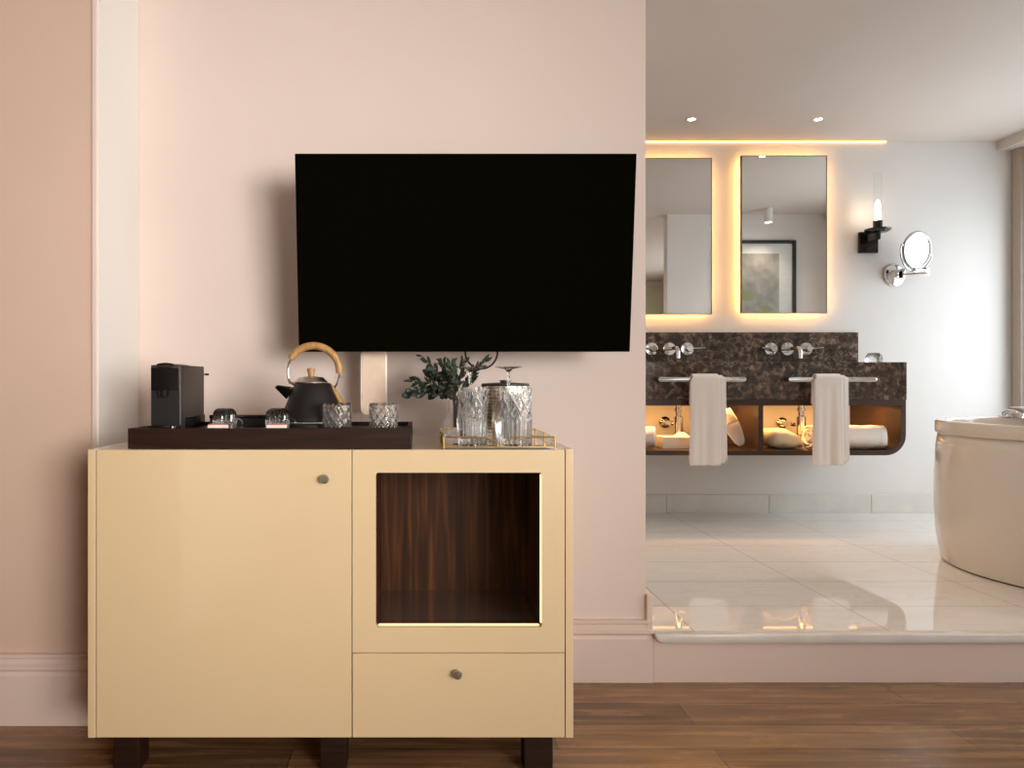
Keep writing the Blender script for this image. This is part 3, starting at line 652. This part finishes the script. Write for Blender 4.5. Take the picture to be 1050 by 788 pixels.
def sprig(tipx, tipy, dy, kind, n, label, lsize=0.020, mat='leaf', arch=0.02):
    base = Vector((VXX + random.uniform(-0.008, 0.008), VY + random.uniform(-0.008, 0.008), ZT + 0.03))
    neck = Vector((VXX + random.uniform(-0.010, 0.010), VY + random.uniform(-0.010, 0.010), ZT + 0.112))
    Yt = VY + dy; tip = Vector((px(tipx, Yt), Yt, pz(tipy, Yt)))
    d0 = (tip - neck); mid = neck + d0 * 0.5 + Vector((0, 0, arch))
    t = thing('leafy_sprig', base, label, 'sprig', 'sprigs of greenery in the vase')
    pts = [base]
    for k in range(13):
        u = k / 12; pts.append(neck * (1 - u) ** 2 + mid * 2 * u * (1 - u) + tip * u * u)
    MB().tube(pts, [0.0018] * 6 + [0.0015 - 0.0001 * k for k in range(8)], 6).build('stem', M['stem'], t)
    lf = MB()
    n = int(n * 1.5)
    for k in range(n):
        u = 0.16 + 0.84 * k / (n - 1); p = neck * (1 - u) ** 2 + mid * 2 * u * (1 - u) + tip * u * u
        tg = (mid - neck) * (1 - u) * 2 + (tip - mid) * 2 * u; tg.normalize()
        for s in ((1, -1) if k < n - 1 else (0,)):
            ax = tg.orthogonal().normalized(); ax.rotate(Matrix.Rotation(random.uniform(0, 6.28), 3, tg))
            sp = random.uniform(0.5, 1.0)
            dr = (tg + ax * s * sp).normalized() if s else tg
            if dr.z + p.z < -9: pass
            L = lsize * random.uniform(0.75, 1.2); W = L * (0.42 if kind == 'round' else 0.17)
            sd = dr.cross(Vector((random.uniform(-0.4, 0.4), -1, random.uniform(-0.4, 0.4)))).normalized(); up = sd.cross(dr)
            prof = [(0, 0.12), (0.2, 0.7), (0.45, 1.0), (0.7, 0.8), (0.9, 0.35), (1.0, 0.03)]
            rows = []
            bad = False
            for (q, wq) in prof:
                c = p + dr * (0.004 + L * q) + up * (0.10 * L * math.sin(q * PI))
                if c.z > 1.088 and c.y < 2.235: bad = True
                rows.append([c - sd * W * wq - up * 0.0015, c, c + sd * W * wq - up * 0.0015])
            if bad or max(r_[1].z for r_ in rows) > 1.092: continue
            V = [[lf.bm.verts.new(v) for v in r_] for r_ in rows]
            for a, b_ in zip(V, V[1:]):
                for j in range(2): lf.bm.faces.new((a[j], a[j + 1], b_[j + 1], b_[j]))
    lf.build('leaves', M[mat], t, solid=0.0007)
sprig(420, 404, -0.06, 'round', 9, 'low grey-green sprig reaching furthest left from the vase, over the dark tray', 0.026, 'leafb', 0.035)
sprig(425, 391, -0.05, 'narrow', 12, 'narrow-leaved sprig bending left from the vase above the lowest one', 0.026, 'leaf', 0.03)
sprig(431, 364, -0.03, 'narrow', 11, 'thin tall sprig at the upper left of the bunch, near the television edge', 0.024, 'leaf', 0.02)
sprig(440, 382, -0.04, 'round', 10, 'dense dark sprig on the left side of the bunch', 0.024, 'leaf', 0.03)
sprig(452, 369, -0.02, 'narrow', 13, 'upright narrow-leaved sprig in the middle of the bunch', 0.026, 'leaf', 0.01)
sprig(463, 367, 0.0, 'narrow', 12, 'upright sprig above the vase neck, just left of the wine glass foot', 0.026, 'leafb', 0.0)
sprig(478, 363, 0.05, 'narrow', 13, 'tall sprig rising behind the left upturned wine glass', 0.024, 'leaf', 0.0)
sprig(500, 366, 0.06, 'narrow', 12, 'sprig leaning furthest right, inside the cable loop', 0.024, 'leafb', 0.01)
sprig(490, 378, 0.03, 'narrow', 10, 'short sprig leaning right behind the wine glass stem', 0.024, 'leaf', 0.01)
sprig(445, 402, -0.06, 'round', 9, 'low drooping dark sprig in front of the vase neck', 0.026, 'leaf', 0.03)
sprig(459, 386, -0.05, 'round', 9, 'short round-leaved sprig at the front centre of the bunch', 0.028, 'leaf', 0.0)

# ------------------------------------------------------------------ bathroom vanity
YV = 4.08; vx1 = px(930, YV); vx0 = px(780, YV) * 2 - vx1
ztop = pz(371.5, YV); zap = pz(410, YV); zbt = pz(467.3, YV)
vn = thing('vanity', ((vx0 + vx1) / 2, YB, zbt), 'wall-hung double vanity with brown marble top and open dark wood shelf', 'vanity')
MB().box(vx0, vx1, YV, YB, zap, ztop, 0.003).build('countertop', M['brown'], vn)
MB().box(vx0, px(880, YB - 0.02), YB - 0.022, YB, ztop, pz(341, YB - 0.022), 0.002).build('backsplash', M['brown'], vn)
R = 0.115; tk = 0.028; cz0 = zbt
o_ = [(vx1 - 0.003, zap)] + arc(vx1 - 0.003 - R, cz0 + R, R, 0, -90, 8) + arc(vx0 + 0.003 + R, cz0 + R, R, 270, 180, 8) + [(vx0 + 0.003, zap)]
ri = R - tk
i_ = [(vx1 - 0.003 - tk, zap)] + arc(vx1 - 0.003 - R, cz0 + R, ri, 0, -90, 8) + arc(vx0 + 0.003 + R, cz0 + R, ri, 270, 180, 8) + [(vx0 + 0.003 + tk, zap)]
MB().band(o_, i_, YV + 0.004, YB - 0.01).build('shelf', M['vwood'], vn)
zsh = zbt + tk
MB().box(vx0 + 0.032, vx1 - 0.032, YV + 0.004, YB - 0.04, zap - 0.034, zap - 0.0005).build('top_rail', M['vwood'], vn, smooth=False)
xd = px(780.5, YV)
MB().box(xd - 0.014, xd + 0.014, YV + 0.004, YB - 0.05, zsh, zap - 0.034).build('divider', M['vwood'], vn, smooth=False)
for (a, c) in ((vx0 + 0.04, xd - 0.03), (xd + 0.03, vx1 - 0.05)):
    MB().box(a, c, YB - 0.115, YB - 0.100, zap - 0.040, zap - 0.034).build('led_strip', M['shelf_led'], vn, smooth=False)
    area('shelf_light', ((a + c) / 2, 4.25, zap - 0.040), (0, 0.1, -1), c - a - 0.05, 0.05, 4.2, WARM, vn)
def rail(x0, x1):
    yr = YV - 0.055
    zc = pz(389.3, yr); a, c = px(x0, yr), px(x1, yr)
    MB().prism(rrect(a, c, zc - 0.013, zc + 0.013, 0.0125, 6), yr - 0.004, yr + 0.004, 0.0015).box(a + 0.03, a + 0.055, yr + 0.003, YV + 0.002, zc - 0.008, zc + 0.008).box(c - 0.055, c - 0.03, yr + 0.003, YV + 0.002, zc - 0.008, zc + 0.008).build('towel_rail', M['chrome'], vn)
    return zc, yr
zr, yr = rail(675, 765); rail(808.5, 899)
def hang_towel(x0, x1, ybot, label, sd):
    X0, X1 = px(x0, yr), px(x1, yr); zt_ = zr + 0.019; zbm = pz(ybot, yr - 0.01); ln = zt_ - zbm
    b = MB(); rnd = random.Random(sd); ph = rnd.random() * 6
    def layer(sx0, sx1, front, back, off, nz):
        # path over the bar: behind it, over the top, down the front
        def fn(u, v):
            x = sx0 + (sx1 - sx0) * v
            rr = 0.012 + off
            if u < 0.3:
                z = zr - back * (1 - u / 0.3); y = yr + rr; dn = (zr - z) / ln
            elif u < 0.5:
                a = (u - 0.3) / 0.2 * PI; z = zr + rr * math.sin(a); y = yr + rr * math.cos(a); dn = 0
            else:
                q = (u - 0.5) / 0.5; z = zr - front * q; y = yr - rr; dn = q
            amp = 0.0055 * dn
            y += (amp * math.sin(v * 9 + ph + off * 90) + amp * 0.6 * math.sin(v * 19 + 2 * ph)) * (1 if u > 0.5 else 0.3)
            x += (0.010 * math.sin(q_ * 2.2 + ph) * dn if False else 0) + (v - 0.45) * 0.012 * dn
            if u < 0.5: x = sx0 + 0.014 + (x - sx0) * (1 - 0.014 / (sx1 - sx0))
            y = min(y, YV - 0.012)
            return (x, y, z)
        q_ = 0
        b.grid(fn, 44, 24)
    layer(X0 + 0.004, X1 - 0.000, ln - 0.032, 0.20, 0.000, 0)
    layer(X0 + 0.001, X1 - 0.018, ln - 0.018, 0.16, 0.009, 0)
    layer(X0 - 0.001, X1 - 0.044, ln - 0.006, 0.14, 0.017, 0)
    o = b.build('hanging_towel', M['towel'], solid=0.008, sub=1)
    return tag(o, label, 'towel', 'white towels hanging on the vanity rails')
hang_towel(706.5, 743.5, 475, 'white hand towel hanging on the left vanity rail, nearest the bedroom wall', 3)
hang_towel(832.5, 868.5, 475, 'white hand towel hanging on the right vanity rail', 8)

# wall taps
def tap(xl, xc, xr_, xs, label, left_lever, right_lever):
    yb2 = YB - 0.022; Z = pz(358, yb2); X = px(xc, yb2)
    t = thing('wall_tap', (X, yb2, Z), label, 'tap', 'wall taps above the vanity')
    for x, lev, s in ((px(xl, yb2), left_lever, -1), (px(xr_, yb2), right_lever, 1)):
        v = MB().lathe([(0, 0), (0.040, 0), (0.042, 0.004), (0.040, 0.008), (0.020, 0.010), (0.020, 0.050), (0.017, 0.053), (0, 0.053)], (x, yb2, Z), 32, axis=(0, -1, 0)).build('valve', M['chrome'], t)
        MB().tube([(x, yb2 - 0.040, Z), (x + s * lev, yb2 - 0.044, Z + 0.004)], [0.0065, 0.0045], 10).build('lever', M['chrome'], v)
    MB().lathe([(0, 0), (0.040, 0), (0.042, 0.004), (0.040, 0.008), (0, 0.010)], (X, yb2, Z), 32, axis=(0, -1, 0)).build('rosette', M['chrome'], t)
    L = 0.16
    MB().tube([(X, yb2 - 0.006, Z), (X, yb2 - L + 0.03, Z)] + [(X, yb2 - L + 0.03 - 0.03 * math.sin(math.radians(a)), Z - 0.03 + 0.03 * math.cos(math.radians(a))) for a in (20, 40, 60, 80, 90)] + [(X, yb2 - L, Z - 0.065)], 0.0125, 14).build('spout', M['chrome'], t)
tap(668, 686, 704.5, 697, 'chrome wall tap with two levers, left one partly behind the bedroom wall', 0.09, 0.10)
tap(790, 807, 826, 823, 'chrome wall tap with two levers above the right towel', 0.075, 0.09)

# drain traps under the basins
def trap(xp, xf, yf, label):
    Yp = 4.40; X = px(xp, Yp); Yf = YB; Xf = px(xf, YB)
    t = thing('drain_trap', (X, Yp, zsh), label, 'drain pipe', 'drain traps under the vanity')
    z0, z1 = pz(446.5, Yp), zap - 0.034
    MB().lathe([(0, z0), (0.018, z0), (0.029, z0 + 0.004), (0.029, z0 + 0.115), (0.022, z0 + 0.12), (0.019, z0 + 0.122), (0.019, z1 - 0.045), (0.026, z1 - 0.043), (0.026, z1 - 0.028), (0.020, z1 - 0.026), (0.020, z1 - 0.012), (0.027, z1 - 0.010), (0.027, z1), (0, z1)], (X, Yp, 0), 28).build('bottle_trap', M['chrome'], t)
    zf = pz(yf, YB)
    MB().tube([(X - 0.02, Yp, zf), (Xf + 0.03, Yp + 0.01, zf), (Xf + 0.01, Yp + 0.03, zf), (Xf, Yp + 0.06, zf), (Xf, YB - 0.005, zf)], 0.014, 12).build('waste_pipe', M['chrome'], t)
    MB().lathe([(0, 0), (0.038, 0), (0.036, 0.012), (0.022, 0.022), (0, 0.022)], (Xf, YB, zf), 28, axis=(0, -1, 0)).build('flange', M['chrome'], t)
trap(695.5, 681, 433, 'chrome drain trap under the left basin, above the tissue box')
trap(821, 801, 434, 'chrome drain trap under the right basin, above the laundry bag')

# what lies on the open shelf
def rolled_towel(x0, x1, Yc, r, label, mat='towel'):
    X0, X1 = px(x0, Yc), px(x1, Yc)
    b = MB(); seg = 44; turns = 3.2; L = X1 - X0
    n = 150; pts = []
    for k in range(n + 1):
        a = -PI / 2 + turns * 2 * PI * k / n; rr = 0.012 + (r - 0.012) * k / n
        pts.append((rr * math.cos(a), rr * math.sin(a)))
    zmin = min(p[1] for p in pts)
    def fn(u, v):
        k = min(n, int(round(u * n))); p = pts[k]
        e = (v - 0.5); x = X0 + L * v
        w_ = 1 + 0.03 * math.sin(x * 60 + k * 0.12)
        x += 0.006 * (1 if v > 0.5 else -1) * math.sin(k * 0.33) * abs(e) * 2
        return (x, Yc + p[0] * w_, zsh + 0.006 - zmin + p[1] * w_ * 0.96)
    b.grid(fn, n, 14)
    return tag(b.build('rolled_towel', M[mat], solid=0.011), label, 'towel', 'rolled towels on the vanity shelf')
rolled_towel(828, 903, 4.17, 0.074, 'large rolled white towel at the right end of the vanity shelf')
rolled_towel(646, 669.5, 4.25, 0.066, 'rolled white towel at the left end of the shelf, cut off by the bedroom wall')
# small beige toiletry jar behind the tissue box
tag(MB().lathe([(0, 0), (0.030, 0), (0.034, 0.006), (0.034, 0.055), (0.028, 0.064), (0.0, 0.066)], (px(677, 4.38), 4.38, zsh), 28).build('toiletry_jar', M['linen']), 'small beige round jar behind the tissue box on the shelf', 'jar')
bxA, bxB = px(680, 4.2), px(726, 4.2)
bxo = thing('tissue_box', ((bxA + bxB) / 2, 4.26, zsh), 'pale rectangular tissue box on the shelf behind the left hanging towel', 'tissue box')
MB().box(bxA, bxB, 4.20, 4.33, zsh, zsh + 0.068, 0.003).build('carton', M['paper'], bxo)
MB().grid(lambda u, v: ((bxA + bxB) / 2 + (u - 0.5) * 0.10, 4.265 + (v - 0.5) * 0.05 + 0.006 * math.sin(u * 9), zsh + 0.066 + 0.026 * math.sin(u * PI) * math.sin(v * PI)), 12, 8).build('tissue', M['paper'], bxo, solid=0.002)
# laundry bag: a soft folded bundle
lb = MB(); X0, X1 = px(785, 4.22), px(822, 4.22)
def bag(u, v):
    a = u * 2 * PI; e = (v - 0.5) * PI
    cx = (X0 + X1) / 2; hx, hy, hz = (X1 - X0) / 2, 0.12, 0.058
    x = math.copysign(abs(math.cos(e) * math.cos(a)) ** 0.6, math.cos(a)) * hx; y = math.copysign(abs(math.cos(e) * math.sin(a)) ** 0.6, math.sin(a)) * hy
    z = math.copysign(abs(math.sin(e)) ** 0.7, e) * hz
    taper = 1.0 - 0.45 * max(0, x / hx)
    z = (z + hz) * taper
    z += 0.014 * noise.noise(Vector((x * 22, y * 16, z * 10))) * (1 if z > 0.01 else 0)
    return (cx + x, 4.26 + y, zsh + max(0.001, z))
lb.grid(bag, 40, 20)
tag(lb.build('laundry_bag', M['linen']), 'crumpled cream cotton laundry bag on the shelf left of the right towel', 'bag')
# slippers
def make_slipper():
    t = bpy.data.objects.new('slipper', None); C.objects.link(t); t['category'] = 'slipper'; t['group'] = 'white slippers on the vanity shelf'
    L = 0.245; outl = []
    for k in range(40):
        a = 2 * PI * k / 40; z = L / 2 + L / 2 * math.sin(a)
        q = z / L; wd = 0.036 + 0.012 * math.sin(q * PI * 0.9) * q * 1.6
        outl.append((math.copysign(abs(math.cos(a)) ** 0.55, math.cos(a)) * wd + 0.004 * math.sin(q * 4), z))
    MB().prism(outl, 0, 0.016, 0.004).build('sole', M['towel'], t)
    def strap(u, v):
        a = (u - 0.5) * PI; q = 0.56 + 0.36 * v; wd = 0.047 - 0.006 * v
        return (math.sin(a) * wd, -0.004 - math.cos(a) * (0.042 - 0.026 * v), q * L)
    MB().grid(strap, 16, 8).build('toe_strap', M['linen'], t, solid=0.004)
    return t
s1 = make_slipper(); s1['label'] = 'white open slipper leaning against the shelf divider, beside the left towel'
s1.location = (px(761, 4.2) , 4.20, zsh + 0.020); s1.rotation_euler = (math.radians(-14), math.radians(-24), 0)
s2 = copy_tree(s1, (px(741, 4.3), 4.30, zsh + 0.020), 'second white slipper mostly hidden behind the left towel'); s2.rotation_euler = (math.radians(-14), math.radians(-30), 0)

# crystal bowl on the counter's right end
gY = 4.30
tag(MB().lathe([(0.046, 0), (0.047, 0.02), (0.042, 0.045), (0.030, 0.060), (0.0, 0.064), (0.0, 0.056), (0.026, 0.053), (0.036, 0.041), (0.040, 0.020), (0.039, 0), (0.046, 0)], (px(896, gY), gY, ztop), 32).build('water_glass', M['glass']), 'upturned clear water glass on the right end of the marble counter', 'glass')

# ------------------------------------------------------------------ mirrors
def lit_mirror(x0, x1, y0, y1, label, X0=None):
    Ym = 4.528; X0 = px(x0, Ym) if X0 is None else X0; X1 = px(x1, Ym); Z1, Z0 = pz(y0, Ym), pz(y1, Ym)
    t = thing('wall_mirror', ((X0 + X1) / 2, YB, Z0), label, 'mirror', 'backlit mirrors over the vanity')
    MB().box(X0 + 0.004, X1 - 0.004, Ym, Ym + 0.004, Z0 + 0.004, Z1 - 0.004).build('mirror_glass', M['mirror'], t, smooth=False)
    o = [(X0, Z0), (X1, Z0), (X1, Z1), (X0, Z1)]; q = 0.005
    i = [(X0 + q, Z0 + q), (X1 - q, Z0 + q), (X1 - q, Z1 - q), (X0 + q, Z1 - q)]
    MB().band(o, i, Ym - 0.002, Ym + 0.018, True).build('frame', M['grey'], t, smooth=False)
    MB().box(X0 + 0.06, X1 - 0.06, Ym + 0.006, YB, Z0 + 0.06, Z1 - 0.06).build('backing', M['grey'], t, smooth=False)
    d = 0.022; s = 0.010; l = MB(); ya, yb3 = Ym + 0.010, Ym + 0.018
    l.box(X0 + d, X0 + d + s, ya, yb3, Z0 + d, Z1 - d).box(X1 - d - s, X1 - d, ya, yb3, Z0 + d, Z1 - d).box(X0 + d + s, X1 - d - s, ya, yb3, Z0 + d, Z0 + d + s).box(X0 + d + s, X1 - d - s, ya, yb3, Z1 - d - s, Z1 - d)
    l.build('led_strip', M['led'], t, smooth=False)
lit_mirror(640, 730, 162, 322.5, 'tall backlit mirror partly hidden by the bedroom wall', 1.30)
lit_mirror(760, 848, 159.5, 321.5, 'tall backlit mirror fully in view, left of the candle sconce')

# candle sconce
SYc = 4.455; SX = px(900, SYc); sz = pz(237, SYc)
so = thing('wall_sconce', (px(891, YB), YB, pz(248, YB)), 'black candle-style wall sconce with a glass tube, lit, beside the right mirror', 'sconce')
MB().box(px(881.5, 4.56), px(900.5, 4.56), YB - 0.022, YB, pz(259.5, 4.56), pz(238, 4.56), 0.002).build('backplate', M['blackg'], so)
MB().box(SX - 0.022, SX + 0.010, SYc - 0.012, YB - 0.02, pz(246, SYc), pz(239, SYc), 0.002).lathe([(0, 0), (0.016, 0), (0.018, 0.045), (0, 0.045)], (SX, SYc, sz - 0.05), 20).build('arm', M['blackg'], so)
MB().lathe([(0, 0), (0.055, 0), (0.072, 0.010), (0.074, 0.020), (0.070, 0.020), (0.055, 0.010), (0, 0.008)], (SX, SYc, sz - 0.008), 36).build('dish', M['blackg'], so)
zc0 = pz(226.5, SYc)
MB().lathe([(0, 0), (0.026, 0), (0.026, zc0 - sz), (0.020, zc0 - sz), (0, zc0 - sz)], (SX, SYc, sz), 24).build('candle_cup', M['blackg'], so)
MB().lathe([(0, 0), (0.016, 0), (0.0175, 0.03), (0.016, 0.09), (0.011, 0.12), (0, 0.132)], (SX, SYc, zc0), 24).build('lamp', M['flame'], so)
MB().lathe([(0.0225, 0), (0.0225, pz(176.5, SYc) - zc0)], (SX, SYc, zc0), 28).build('glass_tube', M['thin'], so)
point('sconce_glow', (SX - 0.03, SYc + 0.02, zc0 + 0.07), 0.10, (1, 0.55, 0.30), 0.03, so)

# magnifying mirror
mm = thing('magnifying_mirror', (px(918, YB), YB, pz(282, YB)), 'round chrome magnifying mirror on a folding wall arm below the sconce', 'mirror')
bX, bZ = px(918.5, 4.56), pz(282, 4.56)
MB().lathe([(0, 0), (0.069, 0), (0.069, 0.010), (0.060, 0.016), (0, 0.016)], (bX, YB, bZ), 36, axis=(0, -1, 0)).build('wall_disc', M['chrome'], mm)
a1 = Vector((px(926, 4.50), 4.50, bZ)); a2 = Vector((px(950.5, 4.43), 4.43, bZ)); a3 = Vector((px(938, 4.40), 4.40, bZ))
MB().box(bX - 0.030, bX - 0.012, YB - 0.07, YB - 0.01, bZ - 0.026, bZ + 0.026, 0.003).box(bX, bX + 0.018, YB - 0.085, YB - 0.01, bZ - 0.030, bZ + 0.030, 0.003) \
    .tube([(bX + 0.009, YB - 0.08, bZ - 0.008), a2 - Vector((0, 0, 0.008))], 0.007, 10).tube([a2 + Vector((0, 0, 0.008)), a3 + Vector((0, 0, 0.008))], 0.007, 10) \
    .box(a2.x - 0.010, a2.x + 0.010, a2.y - 0.010, a2.y + 0.010, bZ - 0.026, bZ + 0.026, 0.003).build('folding_arm', M['chrome'], mm)
mc = Vector((px(940, 4.40), 4.40, pz(256.5, 4.40))); nrm = Vector((0.30, -0.94, -0.10)).normalized()
side = nrm.cross(Vector((0.22, 0, 1))).normalized(); upv = side.cross(nrm)
Rm = 0.108
ring = [mc + (side * math.cos(2 * PI * k / 40) + upv * math.sin(2 * PI * k / 40)) * Rm for k in range(40)]
MB().tube(ring, 0.0095, 10, True).build('ring', M['dchrome'], mm)
MB().lathe([(0, -0.004), (Rm, -0.004), (Rm, 0.004), (0, 0.004)], mc, 48, axis=nrm).build('mirror_glass', M['mirror'], mm)
yk = [mc + (side * math.cos(math.radians(a)) + upv * math.sin(math.radians(a))) * (Rm + 0.024) for a in range(180, 361, 10)]
MB().tube([yk[0] + side * 0.022] + yk + [yk[-1] - side * 0.022], 0.0055, 8).tube([yk[9], a3 + Vector((0, 0, 0.006))], 0.0085, 10).build('yoke', M['dchrome'], mm)

# recessed downlights and the surface spot (seen in the mirror)
for xx, lab in ((709, 'small recessed ceiling downlight nearest the bedroom wall'), (839, 'small recessed ceiling downlight in line with the right mirror')):
    Yd = F * (H - 1) / (HY - 122); X = px(xx, Yd)
    t = thing('downlight', (X, Yd, H), lab, 'ceiling light', 'recessed bathroom downlights')
    MB().lathe([(0.030, 0), (0.030, -0.003), (0.022, -0.004), (0.020, 0)], (X, Yd, H), 28).build('trim_ring', M['ceil'], t)
    MB().lathe([(0, -0.002), (0.020, -0.002), (0.020, -0.0005), (0, -0.0005)], (X, Yd, H), 24).build('lens', M['spot'], t)
    d = bpy.data.lights.new('downlight_beam', 'SPOT'); d.energy = 9; d.color = (1, 0.78, 0.55); d.spot_size = math.radians(75); d.spot_blend = 0.7; d.shadow_soft_size = 0.02
    o = bpy.data.objects.new('downlight_beam', d); C.objects.link(o); o.location = (0, 0, -0.012); o.parent = t
t = thing('ceiling_spot', (3.08, 2.72, H), 'white cylindrical ceiling spot seen in the right mirror', 'ceiling light')
MB().lathe([(0.036, 0), (0.036, -0.125), (0.031, -0.125), (0.031, -0.10), (0, -0.10)], (3.08, 2.72, H), 32).build('cylinder', M['bath'], t)
MB().lathe([(0, -0.118), (0.0305, -0.118), (0.0305, -0.112), (0, -0.112)], (3.08, 2.72, H), 32).build('lens', M['spot'], t)
d = bpy.data.lights.new('spot_beam', 'SPOT'); d.energy = 20; d.color = (1, 0.82, 0.66); d.spot_size = math.radians(110); d.spot_blend = 0.8; d.shadow_soft_size = 0.03
o = bpy.data.objects.new('spot_beam', d); C.objects.link(o); o.location = (0, 0, -0.122); o.parent = t

X, Yd = 1.45, 2.75  # added fill light above the view, brightens the marble and towels
t = thing('downlight', (X, Yd, H), 'added out-of-view fill light built as a downlight, just inside the bathroom opening', 'ceiling light', 'recessed bathroom downlights')
MB().lathe([(0.030, 0), (0.030, -0.003), (0.022, -0.004), (0.020, 0)], (X, Yd, H), 28).build('trim_ring', M['ceil'], t)
MB().lathe([(0, -0.002), (0.020, -0.002), (0.020, -0.0005), (0, -0.0005)], (X, Yd, H), 24).build('lens', M['spot'], t)
d = bpy.data.lights.new('downlight_beam', 'SPOT'); d.energy = 30; d.color = (1, 0.84, 0.70); d.spot_size = math.radians(125); d.spot_blend = 0.9; d.shadow_soft_size = 0.03
o = bpy.data.objects.new('downlight_beam', d); C.objects.link(o); o.location = (0, 0, -0.012); o.parent = t

# framed picture on the far pier, seen in the right mirror
P0, P1, Q0, Q1, Yp = 2.69, 3.43, 1.15, 2.308, 2.50
t = thing('framed_picture', ((P0 + P1) / 2, Yp, Q0), 'black-framed grey and green abstract print seen in the right mirror', 'picture')
o = [(P0, Q0), (P1, Q0), (P1, Q1), (P0, Q1)]; q = 0.028
MB().band(o, [(P0 + q, Q0 + q), (P1 - q, Q0 + q), (P1 - q, Q1 - q), (P0 + q, Q1 - q)], Yp, Yp + 0.028, True).build('frame', M['blackm'], t, smooth=False)
MB().box(P0 + q, P1 - q, Yp, Yp + 0.010, Q0 + q, Q1 - q).build('mat_board', M['mat_board'], t, smooth=False)
MB().box(P0 + 0.15, P1 - 0.15, Yp + 0.010, Yp + 0.012, Q0 + 0.15, Q1 - 0.12).build('print', M['art'], t, smooth=False)
MB().box(P0 + q, P1 - q, Yp + 0.016, Yp + 0.018, Q0 + q, Q1 - q).build('glazing', M['thin'], t, smooth=False)

# ------------------------------------------------------------------ bathtub
TX, TYc, ax_, ay_ = 2.92, 3.10, 0.55, 0.58
TZ = PH; RZ = 0.827
bt = thing('bathtub', (TX, TYc, TZ), 'freestanding glossy white oval bathtub at the right edge', 'bathtub')
prof = [(0, 0.006), (0.955, 0.006), (0.985, 0.06), (1.002, 0.15), (1.012, 0.28), (1.010, 0.42), (0.998, 0.54), (0.985, RZ - TZ - 0.063), (0.975, RZ - TZ - 0.060)]
MB().lathe(prof, (TX, TYc, TZ), 96, sx=ax_, sy=ay_).lathe([(0.93, RZ - TZ - 0.02), (0.915, RZ - TZ - 0.12), (0.88, 0.25), (0.75, 0.14), (0.0, 0.12)], (TX, TYc, TZ), 96, sx=ax_, sy=ay_).build('shell', M['tub'], bt, angle=60)
MB().lathe([(0.93, RZ - TZ - 0.02), (0.975, RZ - TZ - 0.060), (0.998, RZ - TZ - 0.060), (1.004, RZ - TZ - 0.055), (1.004, RZ - TZ - 0.008), (0.998, RZ - TZ - 0.001), (0.985, RZ - TZ), (0.94, RZ - TZ), (0.93, RZ - TZ - 0.005), (0.93, RZ - TZ - 0.02)], (TX, TYc, TZ), 96, sx=ax_, sy=ay_).build('rim', M['tub'], bt, angle=60)
MB().lathe([(0, 0), (0.948, 0), (0.948, 0.007), (0, 0.007)], (TX, TYc, TZ), 96, sx=ax_, sy=ay_).build('plinth', M['blackm'], bt)
# chrome filler on the far rim, white towel over it
a_ = math.radians(83); ex = TX + ax_ * 0.965 * math.cos(a_); ey = TYc + ay_ * 0.965 * math.sin(a_)
t = thing('tub_filler', (ex, ey, RZ), 'small chrome spout on the far side of the bathtub rim', 'tap')
MB().lathe([(0, 0), (0.026, 0), (0.026, 0.006), (0.014, 0.010), (0, 0.010)], (ex, ey, RZ), 24).build('rosette', M['chrome'], t)
MB().tube([(ex, ey, RZ + 0.004), (ex, ey, RZ + 0.018), (ex + 0.004, ey - 0.02, RZ + 0.028), (ex + 0.010, ey - 0.06, RZ + 0.026), (ex + 0.014, ey - 0.09, RZ + 0.012), (ex + 0.015, ey - 0.10, RZ - 0.002)], 0.012, 12).build('spout', M['chrome'], t)
def drape(u, v):
    # outside of the far rim, over its top, down the inside
    a = math.radians(75 - 34 * v)
    path = [(1.035, -0.16), (1.030, -0.02), (1.012, 0.010), (0.97, 0.014), (0.925, 0.010), (0.900, -0.02), (0.890, -0.10)]
    q = u * (len(path) - 1); i_ = min(int(q), len(path) - 2); f_ = q - i_
    k = path[i_][0] * (1 - f_) + path[i_ + 1][0] * f_; z = path[i_][1] * (1 - f_) + path[i_ + 1][1] * f_
    z += 0.004 * math.sin(v * 11) + 0.010 * (1 - v)
    return (TX + ax_ * k * math.cos(a), TYc + ay_ * k * math.sin(a), RZ + z)
tag(MB().grid(drape, 24, 16).build('draped_towel', M['lilac'], solid=0.010, sub=1), 'white towel, coloured in the lilac of the window light, draped over the far rim of the bathtub', 'towel')
a_ = math.radians(66); cx_, cy_ = TX + ax_ * 0.97 * math.cos(a_), TYc + ay_ * 0.97 * math.sin(a_)
tag(MB().box(cx_ - 0.13, cx_ + 0.13, cy_ - 0.05, cy_ + 0.05, RZ + 0.027, RZ + 0.052, 0.008, 3).build('folded_cloth', M['lilac']), 'small folded pale cloth lying on the draped towel on the bathtub', 'cloth')
